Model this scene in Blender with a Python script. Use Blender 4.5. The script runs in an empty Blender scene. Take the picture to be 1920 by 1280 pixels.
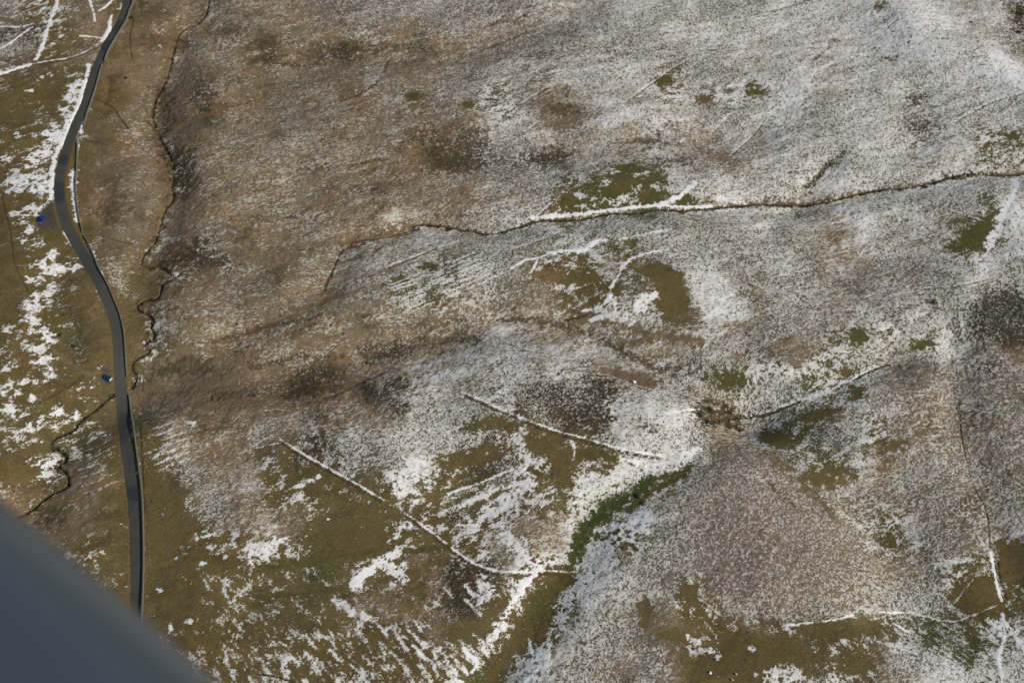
import bpy, bmesh, math, random
import numpy as np
random.seed(7)
C = bpy.context.scene.collection
R = math.radians

# ------------------------------------------------------------------ camera, sky, sun, exposure
CAM_H, DEPR, LENS = 434.0, 50.0, 50.0
FPX = LENS / 36.0 * 1920.0
scene = bpy.context.scene
cam_d = bpy.data.cameras.new("camera"); cam = bpy.data.objects.new("camera", cam_d); C.objects.link(cam)
cam.location = (0, 0, CAM_H); cam.rotation_euler = (R(90 - DEPR), 0, 0)
cam_d.lens = LENS; cam_d.sensor_width = 36; cam_d.clip_start = 0.05; cam_d.clip_end = 30000
cam_d.dof.use_dof = True; cam_d.dof.focus_distance = 560; cam_d.dof.aperture_fstop = 3.2
scene.camera = cam
SUN_EL, SUN_AZ = 36.0, 118.0            # azimuth clockwise from +Y: light comes from the right and a little from below
w = bpy.data.worlds.new("World"); scene.world = w; w.use_nodes = True
nt = w.node_tree; nt.nodes.clear()
sky = nt.nodes.new('ShaderNodeTexSky'); sky.sky_type = 'NISHITA'; sky.sun_disc = False
sky.sun_elevation = R(SUN_EL); sky.sun_rotation = R(SUN_AZ)
bg = nt.nodes.new('ShaderNodeBackground'); bg.inputs['Strength'].default_value = 0.08
wo = nt.nodes.new('ShaderNodeOutputWorld')
nt.links.new(sky.outputs[0], bg.inputs[0]); nt.links.new(bg.outputs[0], wo.inputs[0])
sl = bpy.data.lights.new("sun", 'SUN'); sl.energy = 3.45; sl.angle = R(0.5); sl.color = (1.0, 0.94, 0.84)
sun = bpy.data.objects.new("sun", sl); C.objects.link(sun)
sun.rotation_euler = (R(90 - SUN_EL), 0, R(180 - SUN_AZ)); sun.location = (300, -50, 600)
scene.view_settings.view_transform = 'Standard'; scene.view_settings.look = 'None'
scene.view_settings.exposure = 0.0; scene.view_settings.gamma = 1.0

# ------------------------------------------------------------------ noise
def _hash(ix, iy, seed):
    h = (ix.astype(np.int64) * 374761393 + iy.astype(np.int64) * 668265263 + seed * 2147483647) & 0xFFFFFFFF
    h = ((h ^ (h >> 13)) * 1274126177) & 0xFFFFFFFF
    h = ((h ^ (h >> 16)) * 2246822519) & 0xFFFFFFFF
    return ((h ^ (h >> 15)) & 0xFFFF).astype(np.float32) / 65535.0
_tab = np.random.RandomState(5).rand(256, 256).astype(np.float32)
_gx = np.cos(_tab * 2 * np.pi); _gy = np.sin(_tab * 2 * np.pi)
def perlin(x, y, seed=0):
    x = x + seed * 37.31; y = y + seed * 17.77
    xf = np.floor(x); yf = np.floor(y)
    ix = xf.astype(np.int32) & 255; iy = yf.astype(np.int32) & 255
    fx = (x - xf).astype(np.float32); fy = (y - yf).astype(np.float32)
    ix1 = (ix + 1) & 255; iy1 = (iy + 1) & 255
    u = fx * fx * fx * (fx * (fx * 6 - 15) + 10); v = fy * fy * fy * (fy * (fy * 6 - 15) + 10)
    a = _gx[ix, iy] * fx + _gy[ix, iy] * fy
    b = _gx[ix1, iy] * (fx - 1) + _gy[ix1, iy] * fy
    c = _gx[ix, iy1] * fx + _gy[ix, iy1] * (fy - 1)
    d = _gx[ix1, iy1] * (fx - 1) + _gy[ix1, iy1] * (fy - 1)
    return (a + (b - a) * u) * (1 - v) + (c + (d - c) * u) * v
def fbm(x, y, wl, octs, seed=0, gain=0.5):      # about unit deviation
    s = 0; amp = 1.0; n = 0.0
    for i in range(octs):
        s = s + amp * perlin(x / wl, y / wl, seed + i * 3.1); n += amp * amp; amp *= gain; wl = wl / 2.03
    return s / (0.27 * math.sqrt(n))
def uni(z): return 1.0 / (1.0 + np.exp(-1.7 * z))
def sst(a, b, x):
    t = np.clip((x - a) / (b - a), 0, 1); return t * t * (3 - 2 * t)

# ------------------------------------------------------------------ broad relief of the land and pixel -> ground
def relief0(x, y):
    x = np.asarray(x, np.float64); y = np.asarray(y, np.float64)
    r = np.hypot(x, y - 400)
    z = 7.0 * perlin(x / 170, y / 170, 3) + 3.0 * perlin(x / 70, y / 90, 9) + 1.3 * perlin(x / 26, y / 30, 4) + 0.35 * perlin(x / 12, y / 12, 14)
    z = z + 0.05 * np.maximum(x + 130, 0) * 0.5
    return z + np.clip((r - 500) / 3000, 0, 1) ** 1.3 * 260 * (0.6 + 0.8 * perlin(x / 900, y / 900, 6))
_c, _s = math.cos(R(DEPR)), math.sin(R(DEPR))
def _cast(px, py, fn, off=0.0):
    dx = (px - 960) / FPX; dv = (640 - py) / FPX
    d = np.array([dx, _c + dv * _s, -_s + dv * _c])
    z = 0.0
    for _ in range(7):
        t = (z - CAM_H) / d[2]; x = d[0] * t; y = d[1] * t; z = float(fn(x, y)) + off
    return (x, y, z)
# valleys and swells: (photo polyline, height in m, half width in m)
LAND = [([(262, 728), (400, 715), (540, 712), (690, 672), (830, 640), (930, 605), (1000, 605), (1090, 628), (1180, 668), (1270, 712), (1340, 750), (1400, 778)], -6.5, 15),
        ([(1400, 778), (1500, 850), (1600, 940), (1680, 1060), (1760, 1140)], -4.5, 13), ([(1400, 778), (1500, 752), (1600, 710), (1680, 680)], -3.0, 9),
        ([(1330, 850), (1240, 895), (1130, 960), (1080, 1040), (1030, 1120), (960, 1220), (900, 1320)], -4.5, 11),
        ([(395, -20), (340, 60), (300, 180), (305, 270), (322, 350), (300, 430), (275, 500), (262, 590), (270, 660), (240, 750), (150, 800), (110, 870), (60, 950)], -5.0, 12),
        ([(1960, 322), (1790, 332), (1580, 372), (1290, 394), (1060, 412), (920, 436), (780, 425), (660, 452), (600, 560), (480, 620), (330, 690)], -3.2, 8),
        ([(1380, 900), (1440, 990), (1470, 1070)], 6.0, 30), ([(700, 830), (900, 760), (1060, 740), (1180, 770)], 5.0, 26), ([(560, 560), (760, 560), (940, 530)], 3.0, 20), ([(420, 300), (640, 230), (860, 200)], 2.6, 22),
        ([(560, 130), (760, 110), (960, 70), (1080, 30)], -3.0, 13), ([(860, 300), (1010, 300), (1250, 268), (1400, 262)], -3.2, 12), ([(1560, 300), (1500, 380), (1440, 440)], -2.0, 7), ([(1640, -20), (1740, 50), (1860, 120), (1960, 180)], 6.0, 16),
        ([(1720, 180), (1725, 250), (1690, 300)], -2.5, 10), ([(1480, 640), (1640, 590), (1800, 540)], 3.0, 16), ([(1790, 660), (1800, 800), (1850, 960), (1900, 1100)], -3.0, 9), ([(1600, 860), (1680, 800), (1640, 740)], 2.5, 14),
        ([(1140, 560), (1200, 540), (1270, 500)], 2.0, 10), ([(100, 540), (140, 620), (150, 700)], -1.6, 9), ([(20, 250), (40, 450), (30, 650)], 3.0, 18), ([(480, 1120), (640, 1100), (800, 1080)], -1.6, 9), ([(460, 960), (620, 930), (760, 900)], 1.6, 10), ([(1320, 1200), (1500, 1180), (1700, 1160)], -2.0, 9)]
_segs = []
for _pts, _h, _w in LAND:
    _q = [_cast(p[0], p[1], relief0, _h * .8)[:2] for p in _pts]
    _segs.append((np.array(_q[:-1]), np.array(_q[1:]), _h * (.95 if _h < 0 else .8), _w))
def relief(x, y):
    z = relief0(x, y); x = np.asarray(x, np.float64); y = np.asarray(y, np.float64)
    for A, B, h, wd in _segs:
        if x.ndim == 0:
            E = B - A; L = (E * E).sum(1); t = np.clip(((x - A[:, 0]) * E[:, 0] + (y - A[:, 1]) * E[:, 1]) / L, 0, 1)
            d = np.hypot(x - A[:, 0] - t * E[:, 0], y - A[:, 1] - t * E[:, 1]).min()
            z = z + h * math.exp(-(d / wd) ** 2 * .9)
        else:
            P = np.vstack([A, B]); lo = P.min(0) - 3 * wd; hi = P.max(0) + 3 * wd
            c0, c1 = np.searchsorted(x[0], [lo[0], hi[0]]); r0, r1 = np.searchsorted(y[:, 0], [lo[1], hi[1]])
            xx = x[r0:r1, c0:c1]; yy = y[r0:r1, c0:c1]; d = np.full(xx.shape, 1e9)
            for a, b in zip(A, B):
                e = b - a; t = np.clip(((xx - a[0]) * e[0] + (yy - a[1]) * e[1]) / (e @ e), 0, 1); d = np.minimum(d, np.hypot(xx - a[0] - t * e[0], yy - a[1] - t * e[1]))
            z[r0:r1, c0:c1] += h * np.exp(-(d / wd) ** 2 * .9)
    return z
def at(px, py): return _cast(px, py, relief)
def to_px(x, y, z):
    dz = z - CAM_H
    depth = y * _c - dz * _s; up = y * _s + dz * _c
    depth = np.maximum(depth, 1.0)
    return 960 + x / depth * FPX, 640 - up / depth * FPX
def scale_at(px, py):                           # photo pixels per metre across the view
    x, y, z = at(px, py); return FPX / (y * _c - (z - CAM_H) * _s)

# ------------------------------------------------------------------ ground grid
def axis(lo, hi, step_fn, far):
    a = [lo]
    while a[-1] < hi: a.append(a[-1] + step_fn(a[-1]))
    st = step_fn(lo); left = []; v = lo
    while v > -far: st = min(st * 1.22, 700); v -= st; left.append(v)
    st = step_fn(hi); right = []; v = a[-1]
    while v < far: st = min(st * 1.22, 700); v += st; right.append(v)
    return np.array(left[::-1] + a + right)
QUAL = 1.0
gx = axis(-290, 290, lambda v: 0.38 * QUAL, 9000)
gy = axis(203, 625, lambda v: (0.30 + 0.0005 * (v - 203) * 1.1) * QUAL, 9000)
NX, NY = len(gx), len(gy)
X, Y = np.meshgrid(gx, gy)                      # (NY, NX)
Z = relief(X, Y)
PX, PY = to_px(X, Y, Z)
X32 = X.astype(np.float32); Y32 = Y.astype(np.float32)
print("ground grid", NX, NY)

SNOW = """
545333233344 444445566555 566667767666 778787887776
435332133344 344344444555 456665676777 777877888776
543340133443 233423433344 566666657677 777776887876
211301233333 344335345556 667777756668 776777778898
111501332343 344534544566 545677677576 786677777788
123602342234 444444443357 743588776667 876777677777
215303442344 454544543457 665665655576 776777677765
354022332444 554543322355 554666776446 767667767666
453023423444 454344345555 566621287777 777776678777
123033142334 443344444345 554111255787 666777766658
121013342443 345434775466 666666666566 766787776338
132142343542 334356677556 657743566666 755676665368
024125325244 334566566676 444574466756 765655557776
033104213344 444444666655 445364217864 656556656766
053101144444 344445454544 554376414884 655676666644
233101134444 443444444457 654556656765 655557666532
342200133333 444343334777 777765566655 446666568554
323111122222 332244567767 767656676456 764566445554
421211232223 332332477677 554576667466 665775445554
324220333233 554444566656 543456786436 543676444445
432340435344 535665666764 533457775456 344664444445
213430455345 324665577435 622536786445 554564555544
223231414456 332122865334 533887565555 565465655544
333431113654 544212642466 564745655555 655654555445
033111122355 633214645456 557358665555 665446654456
033231112255 644212753465 468386556555 554465655465
333331112234 443225524445 855876555555 554454455543
333332112243 322243324353 624876655445 544556556234
333332112243 332254334434 415765543455 455665666213
333332113234 323353433216 216655333235 532234434465
333332123434 444434424363 567655424211 132433665356
333333344444 454455444633 766554531111 246545678767
"""
VEG = """
toobboobbbbb bbbttttttttt ttttssssssss sssssssssttd
ddoobbobbbbb bbbbttbbttbb tttsssssssss ssstsssssttd
ttobbobbbbtb dbbbdbbbbbtt ttttsssssstt ssttsgssssst
ooooobbbbbbb bbbbbtbbbttt tgtssssgssss ssttssssssss
oooooobbbdbb bbbbbbtottgg tbbtttsosogs sstssssgssss
ooooooobbdbb bbbbbbbbtbbg sbbtsssttsst stssssssssss
oooooobbbbbb bbbbbbbbbbtt tbtttbttbttt sssssssgssog
ooooobbbdbbb bbbbbbbbdddt ddtttttttbbt sssgsssttsgg
ooooobbbdbbb bbbbbbbbbbbt tsgggggsssst sgssssssssst
oooobbbbbbbb bbbbbbbbbbtt tsogggggosss gttttsssssgs
ooooobbbbbbb bbbbbbbbbtts ssgssssssstt ssbbsssstggs
oooooobbbdbb bbbbbbttttss ssggggssssss stbbsstsgggs
oooooobboddb bbbbbtttggss toogtossssts sstbbsttsgss
ooooooobbbbb bbbbbtggggts tbooosoottst sstttttsssts
oooooooobbbb bbbbbbttottt bbooosoottst sstbsssssddd
ooogoooobbbb bbbbbbbbbbbt tbbbtttbbtbt sttgsgsggddd
oooooobobbbb bbbbbbdbbtts ttttttbbssts bbggsttssttb
ooooooobbbbb bbddbbbbttts sttdbbbsssgg gggogtttttdt
oooooobbbbbb bddbbddttttd dddddsssbsgg ssggsttttttt
ooooobgtbbbb bbtbbbtsssss osdddbssdbbs ggosgttttttt
oooooogobbbb tbdssssssddo oooosssssbbs ggssgotttttt
oooooogotbbb ooddsssssood ooooogssstbs sgggtbtttttt
ooobbooottbb ooooooosooos ooooogggstts bsoobbsttttt
boobboodottb ooooooooogoo oogggsgttttt ttstttttttts
bbbboooooobb bbooooooodoo bbbggosstttt ttttsgtttttt
bbbooooooooo ooggooooooob obsggosstttt tttttogstttt
bboooooooooo ooggooobbddb ooogssstbttt tttttttsoggg
oooooooooooo oooooooobddo ooosssttottt ttttttssoogg
oooooooooooo oooobbbboddo oggsstttoott ttttttsssoog
oooooooooooo oooooooobooo oggssttbooot ooggoogggogs
oooooooooooo oooooooooooo oobssttboooo ooooobsssggs
oooooooooooo oooooooooogg sssstttboooo oosoobtsssgs
"""
SN = np.array([[int(c) for c in l.replace(' ', '')] for l in SNOW.strip().split('\n')], np.float32) / 9.5
VG = [l.replace(' ', '') for l in VEG.strip().split('\n')]
for j in range(0, 16): VG[j] = VG[j][:4 if j > 4 else 6] + VG[j][4 if j > 4 else 6:9].replace('o', 'r') + VG[j][9:]
assert SN.shape == (32, 48) and all(len(r) == 48 for r in VG) and len(VG) == 32, (SN.shape, [len(r) for r in VG])
#        albedo of the plants            patchy  tuft  comb
TYPES = {'q': ((0.046, 0.046, 0.028), 0.2, 1.2, 0.1),
         'n': ((0.190, 0.140, 0.096), 0.05, 1.0, 0.1),
         'b': ((0.172, 0.120, 0.067), 0.10, 1.0, 0.8),
         't': ((0.148, 0.114, 0.072), 0.12, 1.0, 0.4),
         's': ((0.110, 0.098, 0.060), 0.18, 0.8, 0.1),
         'r': ((0.130, 0.092, 0.042), 0.12, 0.6, 0.5),
         'o': ((0.114, 0.084, 0.031), 0.85, 0.25, 0.2),
         'g': ((0.080, 0.072, 0.021), 0.60, 0.35, 0.1),
         'd': ((0.056, 0.041, 0.019), 0.35, 1.2, 0.1),
         'a': ((0.180, 0.116, 0.052), 0.30, 0.5, 0.8),
         'k': ((0.055, 0.048, 0.040), 0.00, 0.1, 0.0),
         'm': ((0.042, 0.056, 0.012), 0.30, 0.1, 0.0)}
def P7(t): (c, p, tu, co) = TYPES[t]; return np.array(list(c) + [p, tu, co], np.float32)
FV = np.array([[P7(c) for c in r] for r in VG], np.float32)      # (32,48,6)

def lookup(F, px, py):
    fx = np.clip(px / 40.0 - 0.5, 0, 46.999); fy = np.clip(py / 40.0 - 0.5, 0, 30.999)
    ix = fx.astype(np.int32); iy = fy.astype(np.int32); ax = (fx - ix).astype(np.float32); ay = (fy - iy).astype(np.float32)
    ax = ax * ax * (3 - 2 * ax); ay = ay * ay * (3 - 2 * ay)
    if F.ndim == 3: ax = ax[..., None]; ay = ay[..., None]
    return (F[iy, ix] * (1 - ax) + F[iy, ix + 1] * ax) * (1 - ay) + (F[iy + 1, ix] * (1 - ax) + F[iy + 1, ix + 1] * ax) * ay

W1 = fbm(X32, Y32, 16, 4, 21, 0.62); W2 = fbm(X32, Y32, 16, 4, 33, 0.62)
S_ = FPX / np.maximum(Y * _c - (Z - CAM_H) * _s, 1)
wpx = PX + W1 * 2.6 * S_; wpy = PY + W2 * 2.0 * S_
D = lookup(SN, wpx, wpy)
V = lookup(FV, wpx, wpy)
COL = V[..., :3].copy(); PAT = V[..., 3].copy(); TUF = V[..., 4].copy(); COMB = V[..., 5].copy()
del V
# patches of snow a few metres across, stretched with the lie of the slope
def rot(x, y, deg, sx, sy):
    c, s = math.cos(R(deg)), math.sin(R(deg)); return (x * c + y * s) / sx, (-x * s + y * c) / sy
xa, ya = rot(X32, Y32, 30, 1.5, 0.85); M1 = fbm(xa, ya, 4.6, 6, 41, 0.80)
xa, ya = rot(X32, Y32, -50, 1.9, 0.8); M2 = fbm(xa, ya, 3.8, 6, 52, 0.80)
down = sst(1040, 1120, PY + 40 * W1) * sst(250, 420, PX)
MID = M1 * (1 - down) + M2 * down
BIG = fbm(X32, Y32, 30, 3, 61)
RAG = fbm(X32, Y32, 2.6, 3, 71, 0.7)
D = D * (1 - .04 * sst(.45, .7, D))
Dn = D + 0.05 * BIG + 0.03 * RAG
xa, ya = rot(X32, Y32, 18, 2.8, 0.8); STK = fbm(xa, ya, 5.5, 4, 141, 0.7)
WAV = fbm(X32, Y32, 13, 4, 161, 0.6)
COV = (1 - PAT) * (Dn * 1.0 + 0.07 * MID + (.06 + .05 * COMB) * STK - .07 * sst(.6, 1.8, WAV) - .015 * COMB) + PAT * (.03 + .90 * sst(-0.26, 0.30, np.clip(D * .95 + 0.03 * BIG, 0, 1) - 0.02 - uni(0.95 * MID + 0.25 * BIG)))
DZ = np.zeros_like(Z)
del M1, M2, xa, ya
# faint colour drift of the dead grass
hue = fbm(X32, Y32, 9, 4, 81, 0.7)
COL *= (1 + 0.10 * hue)[..., None]
COL *= (1 - .12 * np.clip(STK * (.3 + COMB), -1.2, 1.2))[..., None]
_m = (sst(.7, 1.9, WAV) * .55 * sst(.3, .6, TUF))[..., None]; COL = COL * (1 - _m) + np.array([.075, .052, .024], np.float32) * _m
COL[..., 0] *= 1 + 0.05 * BIG; COL[..., 2] *= 1 - 0.06 * BIG

# ------------------------------------------------------------------ strokes and patches (photo pixels -> ground)
def smooth_poly(pts, n=6):
    if len(pts) < 3: return pts
    out = []
    for i in range(len(pts) - 1):
        p0 = pts[max(i - 1, 0)]; p1 = pts[i]; p2 = pts[i + 1]; p3 = pts[min(i + 2, len(pts) - 1)]
        for k in range(n):
            t = k / n
            out.append(tuple(0.5 * ((2 * p1[j]) + (-p0[j] + p2[j]) * t + (2 * p0[j] - 5 * p1[j] + 4 * p2[j] - p3[j]) * t * t + (-p0[j] + 3 * p1[j] - 3 * p2[j] + p3[j]) * t ** 3) for j in range(len(p1))))
    out.append(pts[-1]); return out
def sl_(lo, hi, arr): return max(int(np.searchsorted(arr, lo)) - 1, 0), min(int(np.searchsorted(arr, hi)) + 1, len(arr))
def apply(si, m, cov=None, veg=None, dz=0.0, smooth=None):
    if cov is not None: COV[si] = COV[si] * (1 - m) + cov * m
    if veg is not None:
        t = P7(veg)
        COL[si] = COL[si] * (1 - m[..., None]) + t[:3] * m[..., None]
        PAT[si] = PAT[si] * (1 - m) + t[3] * m; TUF[si] = TUF[si] * (1 - m) + t[4] * m; COMB[si] = COMB[si] * (1 - m) + t[5] * m
    if dz: DZ[si] += dz * m
    if smooth is not None: TUF[si] = TUF[si] * (1 - m) + smooth * m
def field(wpts, hw):                            # distance of the grid nodes to a world polyline
    rad = hw * 1.5 + 3.0
    xs = [p[0] for p in wpts]; ys = [p[1] for p in wpts]
    x0, x1 = sl_(min(xs) - rad, max(xs) + rad, gx); y0, y1 = sl_(min(ys) - rad, max(ys) + rad, gy)
    d = np.full((y1 - y0, x1 - x0), 1e6, np.float32)
    for (a, b) in zip(wpts[:-1], wpts[1:]):
        i0, i1 = sl_(min(a[0], b[0]) - rad, max(a[0], b[0]) + rad, gx); j0, j1 = sl_(min(a[1], b[1]) - rad, max(a[1], b[1]) + rad, gy)
        if i1 <= i0 or j1 <= j0: continue
        xx = X[j0:j1, i0:i1] - a[0]; yy = Y[j0:j1, i0:i1] - a[1]
        ex, ey = b[0] - a[0], b[1] - a[1]; L = ex * ex + ey * ey + 1e-9
        t = np.clip((xx * ex + yy * ey) / L, 0, 1)
        q = np.hypot(xx - t * ex, yy - t * ey)
        v = d[j0 - y0:j1 - y0, i0 - x0:i1 - x0]; np.minimum(v, q, out=v)
    return (slice(y0, y1), slice(x0, x1)), d
def stroke(pts, wd, cov=None, veg=None, dz=0.0, soft=0.5, rag=0.5, smooth=None, a=1.0, curve=True, brk=0.0):
    """wd: width in photo pixels; soft: edge softness and rag: raggedness as shares of the half width"""
    if curve: pts = smooth_poly(pts, 4)
    mid = pts[len(pts) // 2]; sc = scale_at(*mid[:2]); hw = wd / sc / 2
    si, d = field([at(*p)[:2] for p in pts], hw)
    d = d + rag * hw * 0.7 * RAG[si] + min(rag, 1) * hw * 0.3 * MID[si]
    m = a * (1 - sst(hw * (1 - soft), hw * (1 + soft) + 0.05, d))
    if brk: m = m * sst(brk - 0.25, brk + 0.25, uni(W1[si] * 1.0 + 0.5 * RAG[si]))
    apply(si, m.astype(np.float32), cov, veg, dz, smooth)
def blob(pts, cov=None, veg=None, dz=0.0, rag=1.0, soft=1.2, smooth=None, a=1.0):
    wp = [at(*p)[:2] for p in smooth_poly(list(pts) + [pts[0]], 4)]
    xs = [p[0] for p in wp]; ys = [p[1] for p in wp]
    x0, x1 = sl_(min(xs) - 6, max(xs) + 6, gx); y0, y1 = sl_(min(ys) - 6, max(ys) + 6, gy)
    si = (slice(y0, y1), slice(x0, x1)); xx = X[si]; yy = Y[si]
    ins = np.zeros(xx.shape, bool)
    for (p, q) in zip(wp, wp[1:] + wp[:1]):
        if p[1] == q[1]: continue
        c = ((p[1] > yy) != (q[1] > yy)) & (xx < (q[0] - p[0]) * (yy - p[1]) / (q[1] - p[1]) + p[0]); ins ^= c
    s2, d = field(wp + [wp[0]], 3.0)
    full = np.full(X.shape, 1e6, np.float32) if False else None
    dd = np.full(xx.shape, 50.0, np.float32)
    a0 = max(s2[0].start, y0); a1 = min(s2[0].stop, y1); b0 = max(s2[1].start, x0); b1 = min(s2[1].stop, x1)
    dd[a0 - y0:a1 - y0, b0 - x0:b1 - x0] = d[a0 - s2[0].start:a1 - s2[0].start, b0 - s2[1].start:b1 - s2[1].start]
    sd = np.where(ins, -dd, dd) + rag * (0.9 * RAG[si] + 0.7 * MID[si] * 0.8)
    m = a * (1 - sst(-soft * 0.5, soft * 0.5, sd))
    apply(si, m.astype(np.float32), cov, veg, dz, smooth)
def spot(x, y, rx, ry=None, **k):
    ry = ry or rx * 0.7
    blob([(x + rx * math.cos(t * math.pi / 4) * (1 + 0.15 * math.sin(t * 5 + x)), y + ry * math.sin(t * math.pi / 4)) for t in range(8)], **k)

# --- dark rushes, heather and wet hollows
for (x, y, rx, ry, c) in [(850, 305, 48, 22, .25), (860, 265, 60, 30, .4), (215, 395, 22, 18, .15), (598, 726, 27, 12, .12), (747, 720, 17, 9, .15), (705, 738, 34, 6, .3),
        (603, 832, 16, 16, .2), (1040, 740, 44, 34, .62), (1130, 728, 26, 26, .25), (1105, 770, 24, 20, .5), (1130, 790, 30, 14, .35), (1912, 30, 14, 22, .2),
        (1372, 793, 14, 9, .1), (1358, 772, 12, 12, .2), (1338, 788, 12, 8, .25), (340, 480, 28, 22, .12), (335, 692, 45, 9, .15), (95, 978, 18, 12, .1), (305, 915, 24, 16, .1),
        (1055, 205, 22, 8, .2), (1050, 290, 22, 10, .25), (1025, 300, 18, 12, .3), (870, 1110, 36, 40, .3), (640, 95, 60, 14, .35), (500, 80, 30, 10, .2), (290, 20, 30, 18, .25),
        (1225, 265, 26, 5, .25), (1720, 185, 14, 6, .25), (1728, 235, 18, 14, .35), (1275, 690, 30, 8, .3), (1310, 775, 10, 6, .08), (1330, 768, 8, 5, .08), (1322, 790, 8, 4, .1),
        (900, 885, 26, 14, .15), (1445, 1175, 12, 14, .1), (790, 255, 40, 14, .4), (310, 80, 40, 18, .25), (1270, 300, 30, 5, .3), (1225, 790, 12, 8, .15), (1320, 770, 12, 6, .2), (430, 60, 26, 10, .3)]:
    spot(x, y, rx, ry, veg='d', cov=c * .6 - .03, rag=2.8, soft=9.0, a=0.66 if x < 1000 and y < 500 else .75)
blob([(1400, 830), (1480, 870), (1560, 930), (1610, 1000), (1615, 1070), (1540, 1120), (1430, 1130), (1340, 1100), (1290, 1010), (1330, 900)], veg='n', cov=.36, rag=2.0, soft=9, a=.88)
spot(1885, 585, 58, 44, veg='q', cov=.26, rag=2.6, soft=9, a=.85)
for (x_, y_, a_, b_) in [(1376, 795, 11, 8), (1360, 774, 8, 12), (1338, 790, 9, 7), (1392, 775, 12, 5), (1365, 762, 14, 4)]: spot(x_, y_, a_, b_, veg='d', cov=.0, dz=-.6, rag=1.0, soft=2, a=.95)
# --- green and olive lawns free of snow
blob([(1140, 315), (1190, 308), (1245, 325), (1252, 345), (1230, 350), (1240, 372), (1190, 388), (1120, 396), (1070, 396), (1045, 375), (1090, 360), (1140, 345)], veg='g', cov=.10, rag=2.4, soft=2.5, smooth=.2)
for (x_, y_, a_, b_) in [(1120, 372, 14, 4), (1165, 378, 22, 6), (1150, 322, 10, 6), (1205, 326, 14, 3), (1195, 352, 8, 3), (1175, 372, 16, 6), (1100, 385, 12, 5), (1085, 365, 8, 4), (1230, 350, 8, 6), (1135, 340, 10, 5)]: spot(x_, y_, a_, b_, cov=.8, rag=1.6, soft=2.0, a=.9)
spot(1180, 345, 30, 14, veg='o', rag=2.5, soft=4, a=.6)
blob([(1190, 505), (1230, 492), (1275, 510), (1285, 540), (1295, 575), (1262, 590), (1235, 578), (1222, 555), (1235, 530)], veg='o', cov=.03, rag=.7, smooth=.2)
blob([(1262, 370), (1290, 362), (1300, 380), (1270, 388)], veg='g', cov=.1)
for (x, y, rx, ry, t) in [(1243, 152, 17, 9, 'g'), (1317, 187, 14, 8, 'o'), (1418, 172, 22, 7, 'g'), (1410, 160, 12, 4, 'o'), (1608, 736, 17, 13, 'o'), (1585, 700, 15, 10, 'o'), (1525, 778, 26, 8, 'o'),
        (1460, 825, 28, 14, 'g'), (1530, 898, 34, 12, 'o'), (1565, 882, 20, 10, 'o'), (1682, 835, 18, 9, 'o'), (1828, 452, 26, 18, 'g'), (1850, 425, 22, 22, 'g'), (1790, 465, 18, 6, 'g'), (1810, 1115, 22, 20, 'o'),
        (1895, 1050, 30, 45, 'o'), (1845, 1110, 40, 26, 'o'), (1900, 255, 14, 6, 'g'), (775, 180, 14, 7, 'g'), (880, 195, 12, 8, 'g'), (1540, 1180, 40, 12, 'o'), (1620, 1180, 50, 10, 'o'), (1650, 10, 8, 7, 'o'),
        (1820, 105, 12, 4, 'b'), (1370, 715, 34, 16, 'g'), (1330, 705, 14, 8, 'g'), (1290, 1110, 16, 20, 'o'), (1265, 1190, 40, 14, 'o'), (1400, 1230, 70, 40, 'o'), (1210, 1150, 14, 30, 'o'), (1600, 1245, 40, 16, 'o'),
        (805, 500, 16, 6, 'g'), (750, 525, 16, 6, 'g'), (1610, 630, 14, 14, 'g'), (1730, 645, 20, 8, 'g'), (1675, 1015, 12, 12, 'g'), (1100, 520, 30, 12, 'o'), (1030, 515, 26, 8, 'a'), (1150, 540, 20, 14, 'o')]:
    spot(x, y, rx, ry, veg=t, cov=.03, rag=1.3, soft=2.6, a=.95)
blob([(1250, 715), (1220, 705), (1170, 695), (1130, 700), (1180, 715), (1215, 730)], veg='b', cov=.12, rag=1.6, soft=3)
# --- orange rushy banks
for p, wd, t in [([(330, 60), (318, 110), (300, 170), (280, 220), (285, 250)], 22, 'a'), ([(292, 245), (306, 290), (318, 330), (318, 370), (300, 400), (290, 440), (262, 475), (258, 520)], 24, 'a'),
        ([(262, 520), (290, 545), (270, 570), (262, 610), (275, 640), (255, 690)], 18, 'o'), ([(280, 250), (330, 240), (380, 220), (440, 195), (480, 180)], 10, 'a'),
        ([(470, 620), (530, 600), (580, 575), (640, 550)], 12, 'a'), ([(770, 430), (710, 440), (660, 455)], 22, 'a'), ([(260, 730), (340, 735), (420, 745), (520, 760), (600, 750)], 26, 'b'),
        ([(1370, 386), (1440, 384), (1500, 384), (1560, 374), (1640, 358), (1720, 348), (1780, 336), (1840, 328), (1920, 327)], 8, 'b'), ([(195, 120), (200, 160), (190, 200)], 12, 'a'), ([(290, 460), (250, 540)], 18, 'o'),
        ([(1440, 850), (1500, 900), (1560, 960)], 20, 'o'), ([(270, 800), (275, 900), (285, 1000), (290, 1100)], 26, 'o'), ([(232, 560), (250, 620), (246, 690)], 16, 'o'), ([(60, 925), (120, 940), (170, 918), (220, 905)], 14, 'a'),
        ([(1310, 640), (1230, 630), (1160, 645)], 16, 'b'), ([(1100, 590), (1180, 615), (1250, 640)], 14, 'b')]:
    stroke(p, wd, veg=t, cov=.14, rag=1.1, soft=.9, a=.85)
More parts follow.
